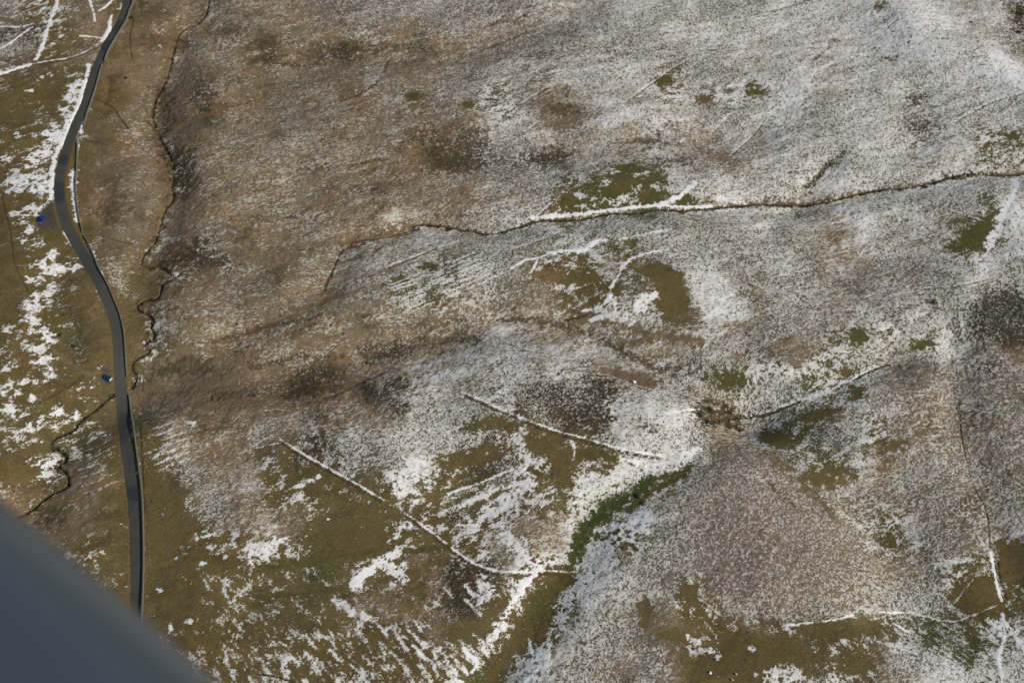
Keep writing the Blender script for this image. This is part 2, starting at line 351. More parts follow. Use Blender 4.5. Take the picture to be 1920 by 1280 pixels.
# --- rushy gullies in the moor, slope shade painted in dark, with a little hollow
for p, wd in [([(250, 728), (300, 700), (345, 688), (390, 686)], 18), ([(400, 740), (500, 728), (600, 700), (680, 675), (760, 650), (860, 634), (890, 634)], 22), ([(655, 655), (720, 645), (800, 632)], 10),
        ([(940, 597), (1000, 600), (1060, 612), (1110, 630), (1160, 655), (1230, 690), (1320, 745), (1395, 776)], 13), ([(400, 640), (480, 615), (560, 600), (600, 590)], 9), ([(300, 260), (305, 210), (315, 190)], 18), ([(330, 330), (345, 300), (360, 280)], 20),
        ([(1495, 408), (1500, 382), (1510, 360), (1530, 335), (1557, 303)], 9), ([(1500, 365), (1530, 332), (1555, 305)], 7), ([(480, 115), (520, 105), (560, 100)], 7), ([(640, 190), (700, 160), (730, 110)], 5), ([(1440, 905), (1500, 960)], 8),
        ([(1320, 745), (1370, 765), (1400, 778)], 9), ([(560, 760), (640, 735), (680, 715), (720, 700)], 6), ([(700, 470), (780, 430)], 5), ([(870, 70), (930, 40), (945, 28)], 5), ([(900, 95), (960, 72), (985, 60)], 6)]:
    stroke(p, wd, veg='d', cov=.2, dz=-.5, rag=.7, soft=.9, a=.7, brk=.25)
for p in [[(480, 340), (600, 322), (700, 300), (780, 290)], [(380, 455), (420, 450), (480, 440), (560, 425), (600, 400)], [(340, 240), (420, 205), (470, 190)], [(390, 350), (500, 330), (640, 300)], [(560, 100), (640, 115), (760, 90), (860, 80)],
          [(300, 690), (420, 650), (520, 625)], [(520, 640), (640, 600), (720, 585)], [(1440, 640), (1500, 628), (1560, 622)], [(400, 810), (500, 790), (600, 770), (700, 760)], [(1160, 665), (1250, 668), (1330, 655), (1400, 660)],
          [(1000, 410), (1060, 370)], [(460, 90), (500, 120), (600, 105)], [(1780, 660), (1790, 760), (1800, 820), (1830, 920)], [(1440, 80), (1520, 60)], [(300, 505), (420, 490), (560, 520), (640, 480)]]:
    stroke([(q[0] + 3, q[1]) for q in p], 4, veg='d', cov=.25, dz=-.25, rag=1.0, soft=1.0, a=.6, brk=.45)
_rn = random.Random(11)
for k in range(420):         # fine dark runnels combed through the moor
    x = _rn.uniform(260, 1000) if k < 290 else _rn.uniform(900, 1900); y = _rn.uniform(0, 760) if k < 290 else _rn.uniform(0, 900)
    L = _rn.uniform(14, 60); sl2 = _rn.uniform(-.45, -.02) if k < 290 else _rn.uniform(-.9, .3); b_ = _rn.uniform(-4, 4)
    stroke([(x, y), (x + L * .5, y + sl2 * L * .5 + b_), (x + L, y + sl2 * L)], _rn.uniform(2, 5), veg='d', cov=_rn.choice([.12, .3, .3]), dz=-.12, rag=1.1, soft=1.0, a=_rn.uniform(.3, .65), brk=.35, curve=False)
for p, wd, c in [([(300, 170), (312, 215), (306, 250), (325, 300), (340, 340)], 24, .2), ([(318, 285), (345, 300), (350, 330), (335, 360)], 26, .2), ([(345, 480), (365, 462), (372, 450)], 16, .1), ([(300, 495), (335, 488), (360, 480)], 18, .1), ([(355, 195), (380, 150), (400, 130)], 14, .3), ([(205, 145), (208, 170), (200, 195)], 8, .1),  # dark moor strokes, with the shade of the stream's east bank painted in
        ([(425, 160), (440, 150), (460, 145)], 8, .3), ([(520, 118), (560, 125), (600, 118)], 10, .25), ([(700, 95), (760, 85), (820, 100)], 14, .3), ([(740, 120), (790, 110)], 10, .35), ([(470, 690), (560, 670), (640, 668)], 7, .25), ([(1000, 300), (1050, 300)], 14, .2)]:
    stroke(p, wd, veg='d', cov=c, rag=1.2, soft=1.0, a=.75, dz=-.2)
for p in [[(236, 42), (222, 58), (209, 78), (199, 96)], [(188, 118), (182, 140), (174, 168), (166, 195)]]: stroke([(q[0] - 3.0, q[1]) for q in p], 4, cov=.97, rag=.5, soft=.4, smooth=0)
for p, wd in [([(160, 214), (155, 228), (151, 244), (154, 256)], 7), ([(147, 262), (146, 280), (143, 300)], 4), ([(139, 318), (137, 335), (136, 350)], 10), ([(137, 355), (139, 372), (141, 395), (146, 415)], 8), ([(153, 440), (165, 458), (178, 480)], 5), ([(190, 510), (200, 540)], 3)]:
    stroke(p, wd, cov=.93, rag=.9, soft=.6, smooth=0, brk=.2)
# --- field drains and old ploughing: snow lying along thin straight lines
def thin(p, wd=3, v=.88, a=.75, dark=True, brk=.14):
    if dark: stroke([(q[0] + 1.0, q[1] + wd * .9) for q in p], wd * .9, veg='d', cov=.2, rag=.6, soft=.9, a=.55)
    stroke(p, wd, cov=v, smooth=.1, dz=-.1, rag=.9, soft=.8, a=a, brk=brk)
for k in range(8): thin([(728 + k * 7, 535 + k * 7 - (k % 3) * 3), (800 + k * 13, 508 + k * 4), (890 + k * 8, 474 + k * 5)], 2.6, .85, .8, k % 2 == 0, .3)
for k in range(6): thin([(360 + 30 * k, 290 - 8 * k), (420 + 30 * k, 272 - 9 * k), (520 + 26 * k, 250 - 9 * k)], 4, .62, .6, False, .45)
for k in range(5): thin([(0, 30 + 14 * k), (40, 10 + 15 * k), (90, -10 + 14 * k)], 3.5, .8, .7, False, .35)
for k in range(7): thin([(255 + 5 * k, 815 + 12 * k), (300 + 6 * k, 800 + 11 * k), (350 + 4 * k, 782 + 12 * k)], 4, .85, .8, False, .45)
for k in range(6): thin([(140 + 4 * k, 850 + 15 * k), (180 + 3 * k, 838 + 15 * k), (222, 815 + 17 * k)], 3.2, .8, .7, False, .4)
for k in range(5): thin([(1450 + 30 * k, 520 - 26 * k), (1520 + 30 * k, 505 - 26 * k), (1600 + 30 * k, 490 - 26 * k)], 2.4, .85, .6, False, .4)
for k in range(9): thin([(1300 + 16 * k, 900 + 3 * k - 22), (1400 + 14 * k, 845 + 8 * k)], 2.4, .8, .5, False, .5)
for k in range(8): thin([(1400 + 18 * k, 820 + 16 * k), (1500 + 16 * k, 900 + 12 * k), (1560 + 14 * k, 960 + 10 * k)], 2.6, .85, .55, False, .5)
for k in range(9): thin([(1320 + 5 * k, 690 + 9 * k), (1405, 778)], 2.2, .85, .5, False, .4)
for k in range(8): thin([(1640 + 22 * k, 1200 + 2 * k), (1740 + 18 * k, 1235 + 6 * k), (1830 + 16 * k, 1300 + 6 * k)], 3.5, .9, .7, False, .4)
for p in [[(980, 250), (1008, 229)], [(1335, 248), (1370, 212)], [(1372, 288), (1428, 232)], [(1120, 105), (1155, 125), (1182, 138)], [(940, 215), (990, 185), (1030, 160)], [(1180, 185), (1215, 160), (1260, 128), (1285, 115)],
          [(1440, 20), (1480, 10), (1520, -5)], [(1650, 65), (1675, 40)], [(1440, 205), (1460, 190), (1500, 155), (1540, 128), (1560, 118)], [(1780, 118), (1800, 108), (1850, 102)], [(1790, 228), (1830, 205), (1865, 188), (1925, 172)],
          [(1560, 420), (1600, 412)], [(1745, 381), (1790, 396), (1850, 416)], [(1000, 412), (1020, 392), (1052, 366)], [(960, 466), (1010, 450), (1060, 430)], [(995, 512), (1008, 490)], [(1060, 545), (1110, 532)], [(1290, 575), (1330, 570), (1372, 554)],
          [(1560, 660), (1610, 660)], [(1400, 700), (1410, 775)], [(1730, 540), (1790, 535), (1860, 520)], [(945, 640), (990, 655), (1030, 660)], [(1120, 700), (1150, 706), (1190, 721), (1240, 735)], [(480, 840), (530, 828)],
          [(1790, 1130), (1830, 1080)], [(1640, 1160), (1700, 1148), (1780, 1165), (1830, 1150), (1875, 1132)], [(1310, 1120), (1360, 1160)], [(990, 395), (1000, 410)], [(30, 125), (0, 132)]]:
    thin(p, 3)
for k in range(26):          # short drifts combed down the steep bank below the track
    x = _rn.uniform(600, 900); y = _rn.uniform(1080, 1280); L = _rn.uniform(12, 34)
    thin([(x, y), (x + L * .5, y + L * .45), (x + L, y + L * 1.1)], _rn.uniform(3, 8), .95, .85, False)
for p, w_ in [([(1450, 212), (1475, 185), (1505, 155), (1545, 128), (1600, 92)], 8), ([(1300, 150), (1330, 155)], 6), ([(1340, 165), (1380, 160), (1400, 150)], 7), ([(1440, 65), (1490, 40), (1540, 20)], 6), ([(1470, 200), (1520, 175)], 5), ([(1500, 160), (1560, 158), (1600, 150), (1625, 135)], 5)]: stroke(p, w_, cov=.9, rag=1.3, soft=1.1, a=.85, smooth=.3)
# --- banks and tracks filled with drifted snow
def drift(p, wd, v=1.0, **k): stroke(p, wd, cov=v, smooth=.25 if k.get('rag', .5) > .85 else 0.0, dz=k.pop('dz', .12), rag=k.pop('rag', .55), soft=k.pop('soft', .35), **k)
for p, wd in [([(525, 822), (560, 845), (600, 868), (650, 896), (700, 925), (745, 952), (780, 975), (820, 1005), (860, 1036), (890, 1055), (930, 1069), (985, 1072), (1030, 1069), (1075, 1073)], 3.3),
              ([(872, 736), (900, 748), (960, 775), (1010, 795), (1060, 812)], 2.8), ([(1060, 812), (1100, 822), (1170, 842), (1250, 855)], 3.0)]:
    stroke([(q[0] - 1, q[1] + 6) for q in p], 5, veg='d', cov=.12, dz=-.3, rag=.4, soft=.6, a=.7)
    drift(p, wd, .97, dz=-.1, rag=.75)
drift([(208, 30), (205, 50), (198, 68), (190, 78)], 6); drift([(192, 72), (165, 68), (150, 68)], 3)
drift([(185, 82), (170, 92), (150, 101), (125, 109), (95, 114), (60, 120), (30, 128), (0, 140)], 4, brk=.2); stroke([(190, 86), (150, 105), (100, 118), (60, 122)], 3, veg='d', cov=.05, a=.7)
drift([(55, 122), (30, 130), (0, 138)], 9); drift([(108, -5), (102, 18), (92, 45), (80, 85), (68, 112)], 7); drift([(102, 18), (70, 40), (40, 50), (0, 50)], 4, .85); drift([(60, 52), (20, 80), (0, 92)], 4, .9)
drift([(168, 0), (176, 25), (178, 40)], 4, .9); drift([(212, 0), (200, 12), (186, 20)], 5, .95); stroke([(0, 35), (40, 42), (75, 38)], 10, veg='a', cov=.05, a=.8)
for (x, y, rx, ry) in [(150, 150, 7, 14), (138, 165, 10, 8), (128, 185, 12, 8), (124, 205, 9, 6), (98, 250, 22, 6), (105, 262, 20, 8), (82, 285, 20, 10), (62, 300, 14, 7), (50, 310, 8, 4), (12, 297, 9, 6), (28, 342, 22, 10),
        (60, 332, 30, 8), (80, 345, 20, 8), (70, 358, 26, 5), (30, 357, 22, 5), (32, 252, 4, 4), (56, 170, 9, 3), (95, 140, 6, 3), (78, 145, 4, 3), (50, 392, 9, 5), (32, 400, 12, 5), (66, 395, 10, 12), (44, 416, 9, 5), (55, 432, 12, 8), (46, 452, 10, 4), (80, 450, 6, 6),
        (100, 480, 9, 14), (103, 505, 12, 12), (122, 503, 20, 8), (142, 497, 10, 6), (75, 495, 12, 6), (70, 522, 16, 4), (90, 512, 16, 5), (56, 523, 8, 4), (92, 545, 12, 14), (70, 560, 10, 10), (64, 575, 14, 8), (90, 565, 8, 10), (62, 598, 12, 10),
        (85, 622, 10, 10), (95, 632, 12, 10), (66, 622, 14, 4), (10, 617, 12, 5), (72, 655, 14, 12), (82, 672, 12, 8), (60, 680, 10, 4), (12, 690, 7, 7), (90, 700, 6, 12), (52, 712, 9, 6), (25, 722, 8, 5), (35, 735, 8, 5), (20, 735, 16, 6), (60, 748, 8, 5), (110, 775, 10, 14), (140, 778, 6, 10), (20, 768, 18, 8),
        (60, 800, 12, 8), (88, 882, 12, 18), (102, 870, 8, 8), (190, 690, 5, 3), (160, 725, 5, 3), (355, 795, 6, 4)]:
    spot(x, y, rx, ry, cov=.93, rag=1.3, soft=1.6, smooth=.35)
drift([(166, 122), (162, 145), (154, 172), (144, 202), (132, 232), (118, 262), (105, 290), (98, 315)], 8, rag=.45); drift([(156, 180), (148, 200), (130, 225), (118, 250)], 7, rag=.8)
drift([(98, 310), (97, 345), (96, 368), (90, 382), (76, 390), (68, 402)], 10, rag=.5); drift([(110, 60), (112, 62)], 2); drift([(207, 45), (202, 62), (194, 75)], 6, rag=.5)
for (x, y, rx, ry) in [(95, 560, 26, 30), (85, 620, 26, 26), (75, 650, 26, 20), (125, 610, 20, 36), (150, 640, 12, 26)]:
    spot(x, y, rx, ry, veg='g', rag=1.0, soft=2, a=.5)
stroke([(110, 560), (130, 590), (140, 620), (150, 680)], 26, veg='d', cov=.35, rag=1.0, soft=1.0, a=.5)
drift([(118, 434), (132, 455), (145, 475), (157, 496)], 2.6); drift([(178, 538), (187, 562)], 3, .9, brk=.3); drift([(192, 580), (200, 630)], 2, .8, brk=.5)
stroke([(75, 755), (100, 742), (130, 725), (162, 702)], 5, veg='d', cov=.05, rag=.3, a=.6); stroke([(100, 655), (130, 680), (165, 700), (195, 695)], 8, veg='b', cov=.05, rag=.3, a=.6)
drift([(1000, 409), (1040, 404), (1090, 401), (1150, 393), (1200, 388), (1240, 384), (1268, 372), (1285, 358), (1302, 343)], 8, rag=.8); drift([(1235, 385), (1280, 388), (1335, 387)], 6)
drift([(1000, 405), (960, 420), (940, 430)], 4, .9, brk=.4)
drift([(722, 500), (760, 486), (800, 472), (840, 458), (880, 447)], 4, brk=.35); stroke([(690, 520), (730, 503), (790, 478), (820, 465)], 4, veg='a', cov=.05, a=.8)
drift([(960, 503), (985, 488), (1005, 485), (1030, 476), (1060, 468)], 5); drift([(1025, 476), (1058, 469)], 9); drift([(1060, 470), (1085, 470), (1100, 465), (1115, 452), (1135, 450)], 6); drift([(1085, 472), (1115, 455)], 11)
drift([(1160, 450), (1190, 442), (1220, 436), (1255, 430)], 4.5, rag=.9, brk=.12); drift([(1008, 487), (998, 508)], 3)
drift([(1240, 470), (1200, 478), (1180, 487), (1165, 503), (1158, 520), (1147, 538), (1143, 550)], 5.5, rag=.9); drift([(1143, 550), (1150, 570), (1155, 585), (1130, 595), (1105, 600)], 7, rag=1.0); drift([(1143, 555), (1125, 575), (1090, 583)], 4)
blob([(1185, 578), (1195, 560), (1215, 550), (1230, 545), (1232, 558), (1215, 575), (1195, 590)], cov=.95, rag=.8)
blob([(1295, 520), (1330, 500), (1372, 530), (1370, 560), (1325, 585), (1300, 560)], cov=.82, rag=1.6, soft=4, a=.7)
drift([(1315, 578), (1340, 568), (1368, 555)], 5, .9, rag=1.1)
drift([(1412, 780), (1450, 768), (1500, 752), (1550, 732), (1600, 708), (1650, 686)], 6, .88, rag=1.3, brk=.15); stroke([(1600, 712), (1640, 692), (1665, 684)], 3, veg='d', cov=.1, dz=-.5)
blob([(1850, 85), (1900, 110), (1925, 130), (1925, 160), (1880, 150), (1855, 125)], cov=.93, rag=1.2, soft=5)
drift([(1908, 340), (1890, 385), (1868, 430), (1850, 480), (1842, 515)], 14, .93, rag=.9, dz=.0); drift([(1925, 385), (1900, 420)], 16, .9, rag=1., dz=.0)
blob([(1600, 40), (1720, 60), (1800, 90), (1850, 130), (1800, 120), (1700, 100), (1620, 90)], cov=.85, rag=2.0, soft=6, a=.6)
drift([(1310, 842), (1280, 855), (1265, 880), (1240, 880)], 12, .95, rag=1.); drift([(1262, 868), (1200, 888), (1150, 900), (1120, 912), (1095, 930)], 24, .82, rag=1.6, brk=.15); drift([(1085, 900), (1078, 930), (1072, 975), (1068, 1000), (1058, 1040), (1000, 1068)], 12, .88, rag=1.3, brk=.12)
drift([(1300, 860), (1340, 845), (1400, 820)], 5, .8, brk=.4); drift([(1150, 990), (1180, 985), (1210, 960), (1205, 995)], 18, .95, rag=1.)
drift([(1120, 995), (1150, 1000), (1180, 1010)], 22, .93, rag=1.1); drift([(1100, 1010), (1120, 1040), (1090, 1080), (1060, 1130), (1020, 1200), (1000, 1260)], 34, .78, rag=1.5)
drift([(1000, 1230), (992, 1200), (984, 1180)], 8, .97); drift([(1020, 1220), (1010, 1250), (990, 1275)], 22, .95, rag=1.)
drift([(985, 1085), (965, 1120), (945, 1150), (930, 1185), (905, 1220), (893, 1245)], 15, .95, rag=1.0, brk=.1); drift([(870, 1220), (893, 1240), (885, 1260)], 8, .95)
drift([(765, 985), (745, 1005), (730, 1020), (745, 1030), (720, 1050), (690, 1068), (670, 1090)], 22, .97, rag=.8); drift([(735, 1065), (748, 1082)], 20, .9, rag=1.2); drift([(665, 1085), (675, 1100)], 10)
drift([(778, 865), (768, 890), (755, 915)], 34, .88, rag=1.3); drift([(1160, 860), (1240, 870)], 10, .9, rag=1.); drift([(640, 1130), (670, 1150), (700, 1165)], 12, .9, rag=1.2); drift([(480, 1040), (510, 1025), (530, 1015)], 18, .93, rag=1.)
drift([(905, 1090), (915, 1105), (905, 1125)], 18, .92, rag=1.); drift([(900, 1150), (910, 1160)], 9, .9); drift([(370, 1010), (400, 1000)], 8, .9, rag=1.); drift([(880, 990), (905, 970), (950, 940), (985, 900)], 24, .88, rag=1.3)
drift([(960, 790), (975, 830), (990, 860), (1020, 868)], 22, .85, rag=1.4); drift([(1072, 828), (1078, 845), (1073, 862)], 6, .9); drift([(860, 950), (900, 930), (940, 915)], 10, .9, rag=1.)
drift([(840, 925), (900, 905), (960, 880)], 5, .9, brk=.2); drift([(1150, 770), (1200, 760), (1250, 790), (1290, 775)], 26, .8, rag=1.6); drift([(1180, 830), (1160, 800), (1230, 740)], 20, .75, rag=1.6); drift([(1250, 775), (1300, 768)], 7, .95)
drift([(950, 1005), (975, 1035), (1000, 1060)], 22, .9, rag=1.3); drift([(925, 1170), (955, 1140), (1000, 1075)], 8, .95); drift([(1330, 1215), (1345, 1230)], 10, .9, rag=1.2); drift([(1290, 1190), (1310, 1205), (1320, 1220)], 10, .85, rag=1.2)
drift([(1857, 1034), (1862, 1060), (1868, 1090), (1878, 1126)], 6, 1.0, rag=.4); stroke([(1866, 1040), (1874, 1090), (1884, 1120)], 6, veg='d', cov=.45, dz=-.4, rag=.6); drift([(1880, 1150), (1884, 1190), (1876, 1215), (1872, 1240), (1881, 1285)], 6, .97, rag=.5)
drift([(1880, 1165), (1900, 1190), (1925, 1210)], 14, .9, rag=1.2); drift([(1860, 1165), (1878, 1185)], 14, .9, rag=1.); drift([(1470, 1172), (1510, 1168), (1560, 1162), (1600, 1153)], 3.6, .92, rag=.9); drift([(1650, 1147), (1690, 1148)], 3, .95)
drift([(1675, 1168), (1700, 1183)], 5, .95); drift([(1440, 1270), (1500, 1250), (1470, 1285)], 20, .85, rag=1.4); drift([(1150, 590), (1180, 600)], 14, .8, rag=1.5)
for (x, y, rx, ry) in [(582, 900, 7, 4), (600, 893, 5, 3), (560, 912, 10, 4), (305, 930, 4, 3), (320, 1038, 4, 4), (330, 1045, 8, 5), (355, 1165, 8, 6), (320, 1175, 5, 8), (300, 1105, 8, 4), (1410, 1215, 8, 5), (380, 1055, 7, 3)]:
    spot(x, y, rx, ry, cov=.97, rag=.4, soft=.8)
# --- snow-free ground inside the spotted banks
for p, wd, t in [([(1300, 872), (1260, 890), (1215, 902)], 12, 'g'), ([(1215, 905), (1190, 925), (1150, 948), (1115, 975), (1095, 995), (1085, 1020), (1078, 1040)], 23, 'm'), ([(1180, 955), (1220, 920), (1280, 892)], 14, 'g'),
        ([(1072, 1040), (1070, 1065)], 10, 'g'), ([(1060, 1085), (1030, 1110), (1005, 1145), (990, 1180)], 27, 'g'), ([(985, 1185), (950, 1230), (920, 1275)], 34, 'o'), ([(1030, 1150), (1010, 1200)], 18, 'o'),
        ([(500, 1065), (600, 1048), (730, 1025), (760, 1000)], 16, 'g'), ([(760, 1032), (800, 1030), (840, 1024)], 9, 'g'), ([(480, 1120), (560, 1112), (640, 1105)], 12, 'g'), ([(640, 990), (700, 975), (740, 960)], 40, 'o'), ([(600, 1010), (700, 1000)], 60, 'o'),
        ([(1000, 830), (1050, 850), (1060, 900)], 30, 'o'), ([(1085, 850), (1150, 855)], 16, 'g'), ([(880, 800), (930, 790), (960, 800)], 24, 'o'), ([(830, 870), (880, 860), (930, 850)], 26, 'o'), ([(800, 1060), (830, 1050)], 20, 'o'), ([(850, 1180), (900, 1170), (940, 1130)], 26, 'o'),
        ([(300, 1000), (330, 1080), (330, 1150)], 30, 'o'), ([(1440, 1200), (1520, 1240)], 40, 'o'), ([(280, 900), (310, 940), (330, 1000)], 46, 'o')]:
    stroke(p, wd, veg=t, cov=.05, rag=.8, soft=.5, smooth=.15, a=.95)
for (x, y) in [(1122, 1003), (1130, 998), (1138, 1008), (1142, 1000), (1152, 1000), (1160, 1010), (1178, 1006), (1150, 1018), (1185, 1022), (1110, 1002), (1172, 1020), (1165, 1028), (1195, 1012), (1128, 1012), (1158, 995), (1190, 1030)]:
    spot(x, y, 4, 3, veg='g', cov=.05, rag=.3, soft=.6, dz=-.1)
# --- car pull-ins, worn verge
blob([(88, 385), (106, 372), (112, 400), (118, 428), (100, 432), (76, 432), (70, 415)], veg='k', cov=.0, rag=1.3, soft=4, a=.9); blob([(192, 690), (212, 686), (216, 712), (214, 722), (200, 722), (190, 708)], veg='k', cov=0, rag=1.2, soft=4, a=.8)
spot(92, 445, 14, 10, veg='g', cov=0); spot(212, 735, 6, 8, veg='d', cov=0)
spot(137, 290, 8, 18, veg='o', cov=.02); 

# ------------------------------------------------------------------ road and streams carved into the ground
RE = [(241, -60, 18), (240, -20, 17), (237, 10, 17), (228, 40, 22), (206, 75, 22), (194, 98, 18), (184, 120, 20), (177, 140, 21), (167, 170, 19.5), (160, 195, 19), (143, 232, 19), (127, 275, 19), (115, 315, 17), (111, 350, 17.5),
      (113, 375, 18), (117.5, 398, 20), (124, 420, 21), (137, 445, 21), (151, 470, 21), (166, 495, 21), (181, 520, 21), (194, 545, 22), (205, 570, 22), (213.5, 595, 22.5), (219.5, 620, 21.5), (222.5, 645, 20.5), (224, 690, 20), (227, 735, 19.5), (231.5, 790, 19),
      (237, 840, 19), (244, 890, 19), (250, 940, 18), (253, 980, 18), (255, 1040, 18), (256, 1120, 18), (256, 1200, 18), (255, 1300, 18), (252, 1400, 18)]
RE = smooth_poly(RE, 5)
road_c = [at(x, y)[:2] for (x, y, q) in RE]; road_hw = [q / scale_at(x, y) / 2 for (x, y, q) in RE]
# extend both ends far along their headings
def extend(path, n=40, step=25):
    (x0, y0), (x1, y1) = path[-2], path[-1]; h = math.atan2(y1 - y0, x1 - x0); out = []
    for k in range(n): h += 0.05 * math.sin(k * .7); x1 += step * math.cos(h); y1 += step * math.sin(h); out.append((x1, y1))
    return out
road_path = road_c + extend(road_c); si, d = field(road_path, 4.5)
RIDX = (si, d)
m = (1 - sst(2.4, 4.2, d)).astype(np.float32); apply(si, m, veg='o', cov=None, smooth=.05); COV[si] *= (1 - .75 * (1 - sst(1.9, 2.35, d)))
DZ[si] -= .30 * (1 - sst(1.9, 2.3, d)); mroad = 1 - sst(1.6, 2.2, d); COV[si] *= 1 - mroad
TUF[si] *= sst(1.8, 3.0, d)

STREAMS = [([(1960, 322), (1920, 326), (1870, 329), (1830, 325), (1790, 330), (1740, 344), (1690, 353), (1640, 357), (1580, 371), (1540, 381), (1480, 384), (1420, 383), (1350, 389), (1290, 394), (1230, 393), (1190, 399), (1140, 401), (1100, 409), (1060, 413), (1020, 413),
             (1000, 416), (970, 426), (920, 438), (880, 432), (840, 426), (800, 420), (775, 424)], 2.3, .8),
           ([(397, -40), (392, 0), (386, 28), (370, 46), (345, 55), (333, 72), (325, 100), (318, 130), (308, 156), (295, 180), (288, 200), (286, 225), (298, 255), (308, 275), (322, 300), (325, 322), (322, 350), (325, 372), (310, 394), (303, 412), (298, 432), (290, 455), (272, 476), (266, 497), (300, 500), (314, 510), (324, 520)], 2.0, .7),
           ([(345, 508), (325, 522), (305, 532), (298, 556), (276, 562), (262, 568), (257, 574), (262, 582), (278, 590), (286, 600), (284, 615), (290, 628), (284, 636), (272, 645), (280, 658), (262, 670), (248, 680), (250, 695), (257, 702), (252, 715), (247, 726)], 2.6, .8),
           ([(213, 738), (206, 745), (192, 756), (176, 770), (160, 780), (146, 794), (140, 804), (125, 811), (108, 818), (97, 828), (96, 838), (108, 843), (120, 850), (122, 862), (111, 874), (120, 882), (127, 895), (127, 908), (118, 916), (98, 926), (84, 934), (60, 955), (30, 970), (-20, 985)], 3.0, .8),
           ([(770, 432), (720, 446), (665, 452), (656, 462), (644, 466), (634, 482), (624, 505), (612, 530), (608, 545)], 1.6, .5),
           ([(1410, 779), (1440, 776), (1500, 752)], 2.0, .5), ([(268, 228), (276, 228), (288, 240)], 1.8, .4), ([(1100, 590), (1060, 600)], 1.0, .2)]
SPATH = []
for pts, wd, dep in STREAMS:
    q = smooth_poly(pts, 5); sc = scale_at(*pts[len(pts) // 2]); wpth = [at(*p)[:2] for p in q]; hw = max(wd / sc / 2, .2) * .85
    si, d = field(wpth, hw + 1)
    dd = d + .12 * RAG[si]; k_ = {1: .55, 4: .5, 0: .35}.get(len(SPATH), .12); dd = dd + hw * k_ * 1.6 * np.clip(W2[si] + .5 * RAG[si], -1, 2)
    bank = (1 - sst(hw, hw + .6, dd)).astype(np.float32)
    TUF[si] *= 1 - bank
    t = P7('d'); mm = (bank * .7)[..., None]; COL[si] = COL[si] * (1 - mm) + t[:3] * .8 * mm
    COV[si] = COV[si] * (1 - .9 * (1 - sst(hw + .05, hw + .45, dd)))
    DZ[si] -= dep * (1 - sst(hw * .8, hw + .6, dd))
    SPATH.append((wpth, hw, dep))
    if len(SPATH) in (1, 2, 3, 4):              # undercut banks with their shade painted dark, widenings and tufts along the channel
        for q_ in q[::2]:
            if _rn.random() < .55: spot(q_[0] + _rn.uniform(-3, 4), q_[1] + _rn.uniform(-2, 3), _rn.uniform(2.5, 7), _rn.uniform(1.5, 4), veg='d', cov=.05, dz=-_rn.uniform(.1, .5), rag=.8, soft=1.0, a=_rn.uniform(.4, .95), smooth=.3)
            if len(SPATH) in (2, 3) and _rn.random() < .30: spot(q_[0] + _rn.uniform(5, 16), q_[1] + _rn.uniform(-4, 8), _rn.uniform(4, 10), _rn.uniform(2, 5), cov=.75, rag=1.4, soft=1.5, a=.8)
for p, wd in [([(176, 183), (200, 195), (215, 206), (228, 225), (240, 242)], 3), ([(160, 441), (185, 441), (205, 446), (225, 452), (248, 456)], 2), ([(160, 264), (180, 266), (200, 271)], 2.5), ([(3, 368), (10, 400), (18, 430), (22, 460), (26, 490), (38, 518), (52, 545)], 1.8),
              ([(1797, 740), (1803, 820), (1815, 870), (1822, 900), (1832, 925), (1850, 960), (1856, 1030)], 1.3), ([(480, 1262), (520, 1268), (560, 1282)], 4), ([(247, 110), (243, 70), (250, 35)], 2), ([(262, 800), (268, 900), (270, 960)], 2.5)]:
    stroke(p, wd, veg='d', cov=.05, dz=-.35, rag=.2, soft=.6, smooth=.1, a=.9)

# ------------------------------------------------------------------ raise tussocks and build the mesh
near = ((X > -300) & (X < 300) & (Y > 195) & (Y < 640)).astype(np.float32)
xa, ya = rot(X32, Y32, 38, 1, 1); tn = fbm(xa, ya, 1.5, 2, 91, .8); t2 = fbm(X32, Y32, 5.5, 3, 95, .6)
pk = fbm(X32, Y32, 1.7, 2, 171, .7); COV -= .38 * sst(.5, 1.4, pk) * sst(.7, .9, COV) * sst(.08, .3, TUF)
COV = np.clip(COV, 0, 1.05)
COL = np.clip(COL, .01, .9)
solid = sst(.8, 1.0, COV)
Z2 = Z + DZ + near * (TUF * (0.075 * tn * (1 - .8 * solid) + 0.10 * t2) + 0.05 * t2 * (1 - TUF * .5))
rd = RIDX; mm = 1 - sst(1.9, 2.3, rd[1]); Z2[rd[0]] = Z2[rd[0]] * (1 - mm) + (Z[rd[0]] - .30) * mm
nv = NX * NY
co = np.empty((nv, 3), np.float32); co[:, 0] = X.ravel(); co[:, 1] = Y.ravel(); co[:, 2] = Z2.ravel()
ii = (np.arange(NY - 1)[:, None] * NX + np.arange(NX - 1)[None, :]).ravel().astype(np.int32)
quads = np.stack([ii, ii + 1, ii + 1 + NX, ii + NX], 1).ravel()
me = bpy.data.meshes.new("ground"); nq = len(ii)
me.vertices.add(nv); me.vertices.foreach_set("co", co.ravel())
me.loops.add(nq * 4); me.loops.foreach_set("vertex_index", quads)
me.polygons.add(nq); me.polygons.foreach_set("loop_start", np.arange(0, nq * 4, 4, dtype=np.int32)); me.polygons.foreach_set("loop_total", np.full(nq, 4, np.int32))
me.polygons.foreach_set("use_smooth", np.ones(nq, bool))
me.update(calc_edges=True)
for nm, arr in (('cover', COV), ('tuft', TUF), ('comb', COMB)):
    a = me.attributes.new(nm, 'FLOAT', 'POINT'); a.data.foreach_set('value', arr.ravel().astype(np.float32))
ca = me.attributes.new('plants', 'FLOAT_COLOR', 'POINT'); rgba = np.ones((nv, 4), np.float32); rgba[:, :3] = COL.reshape(-1, 3); ca.data.foreach_set('color', rgba.ravel())
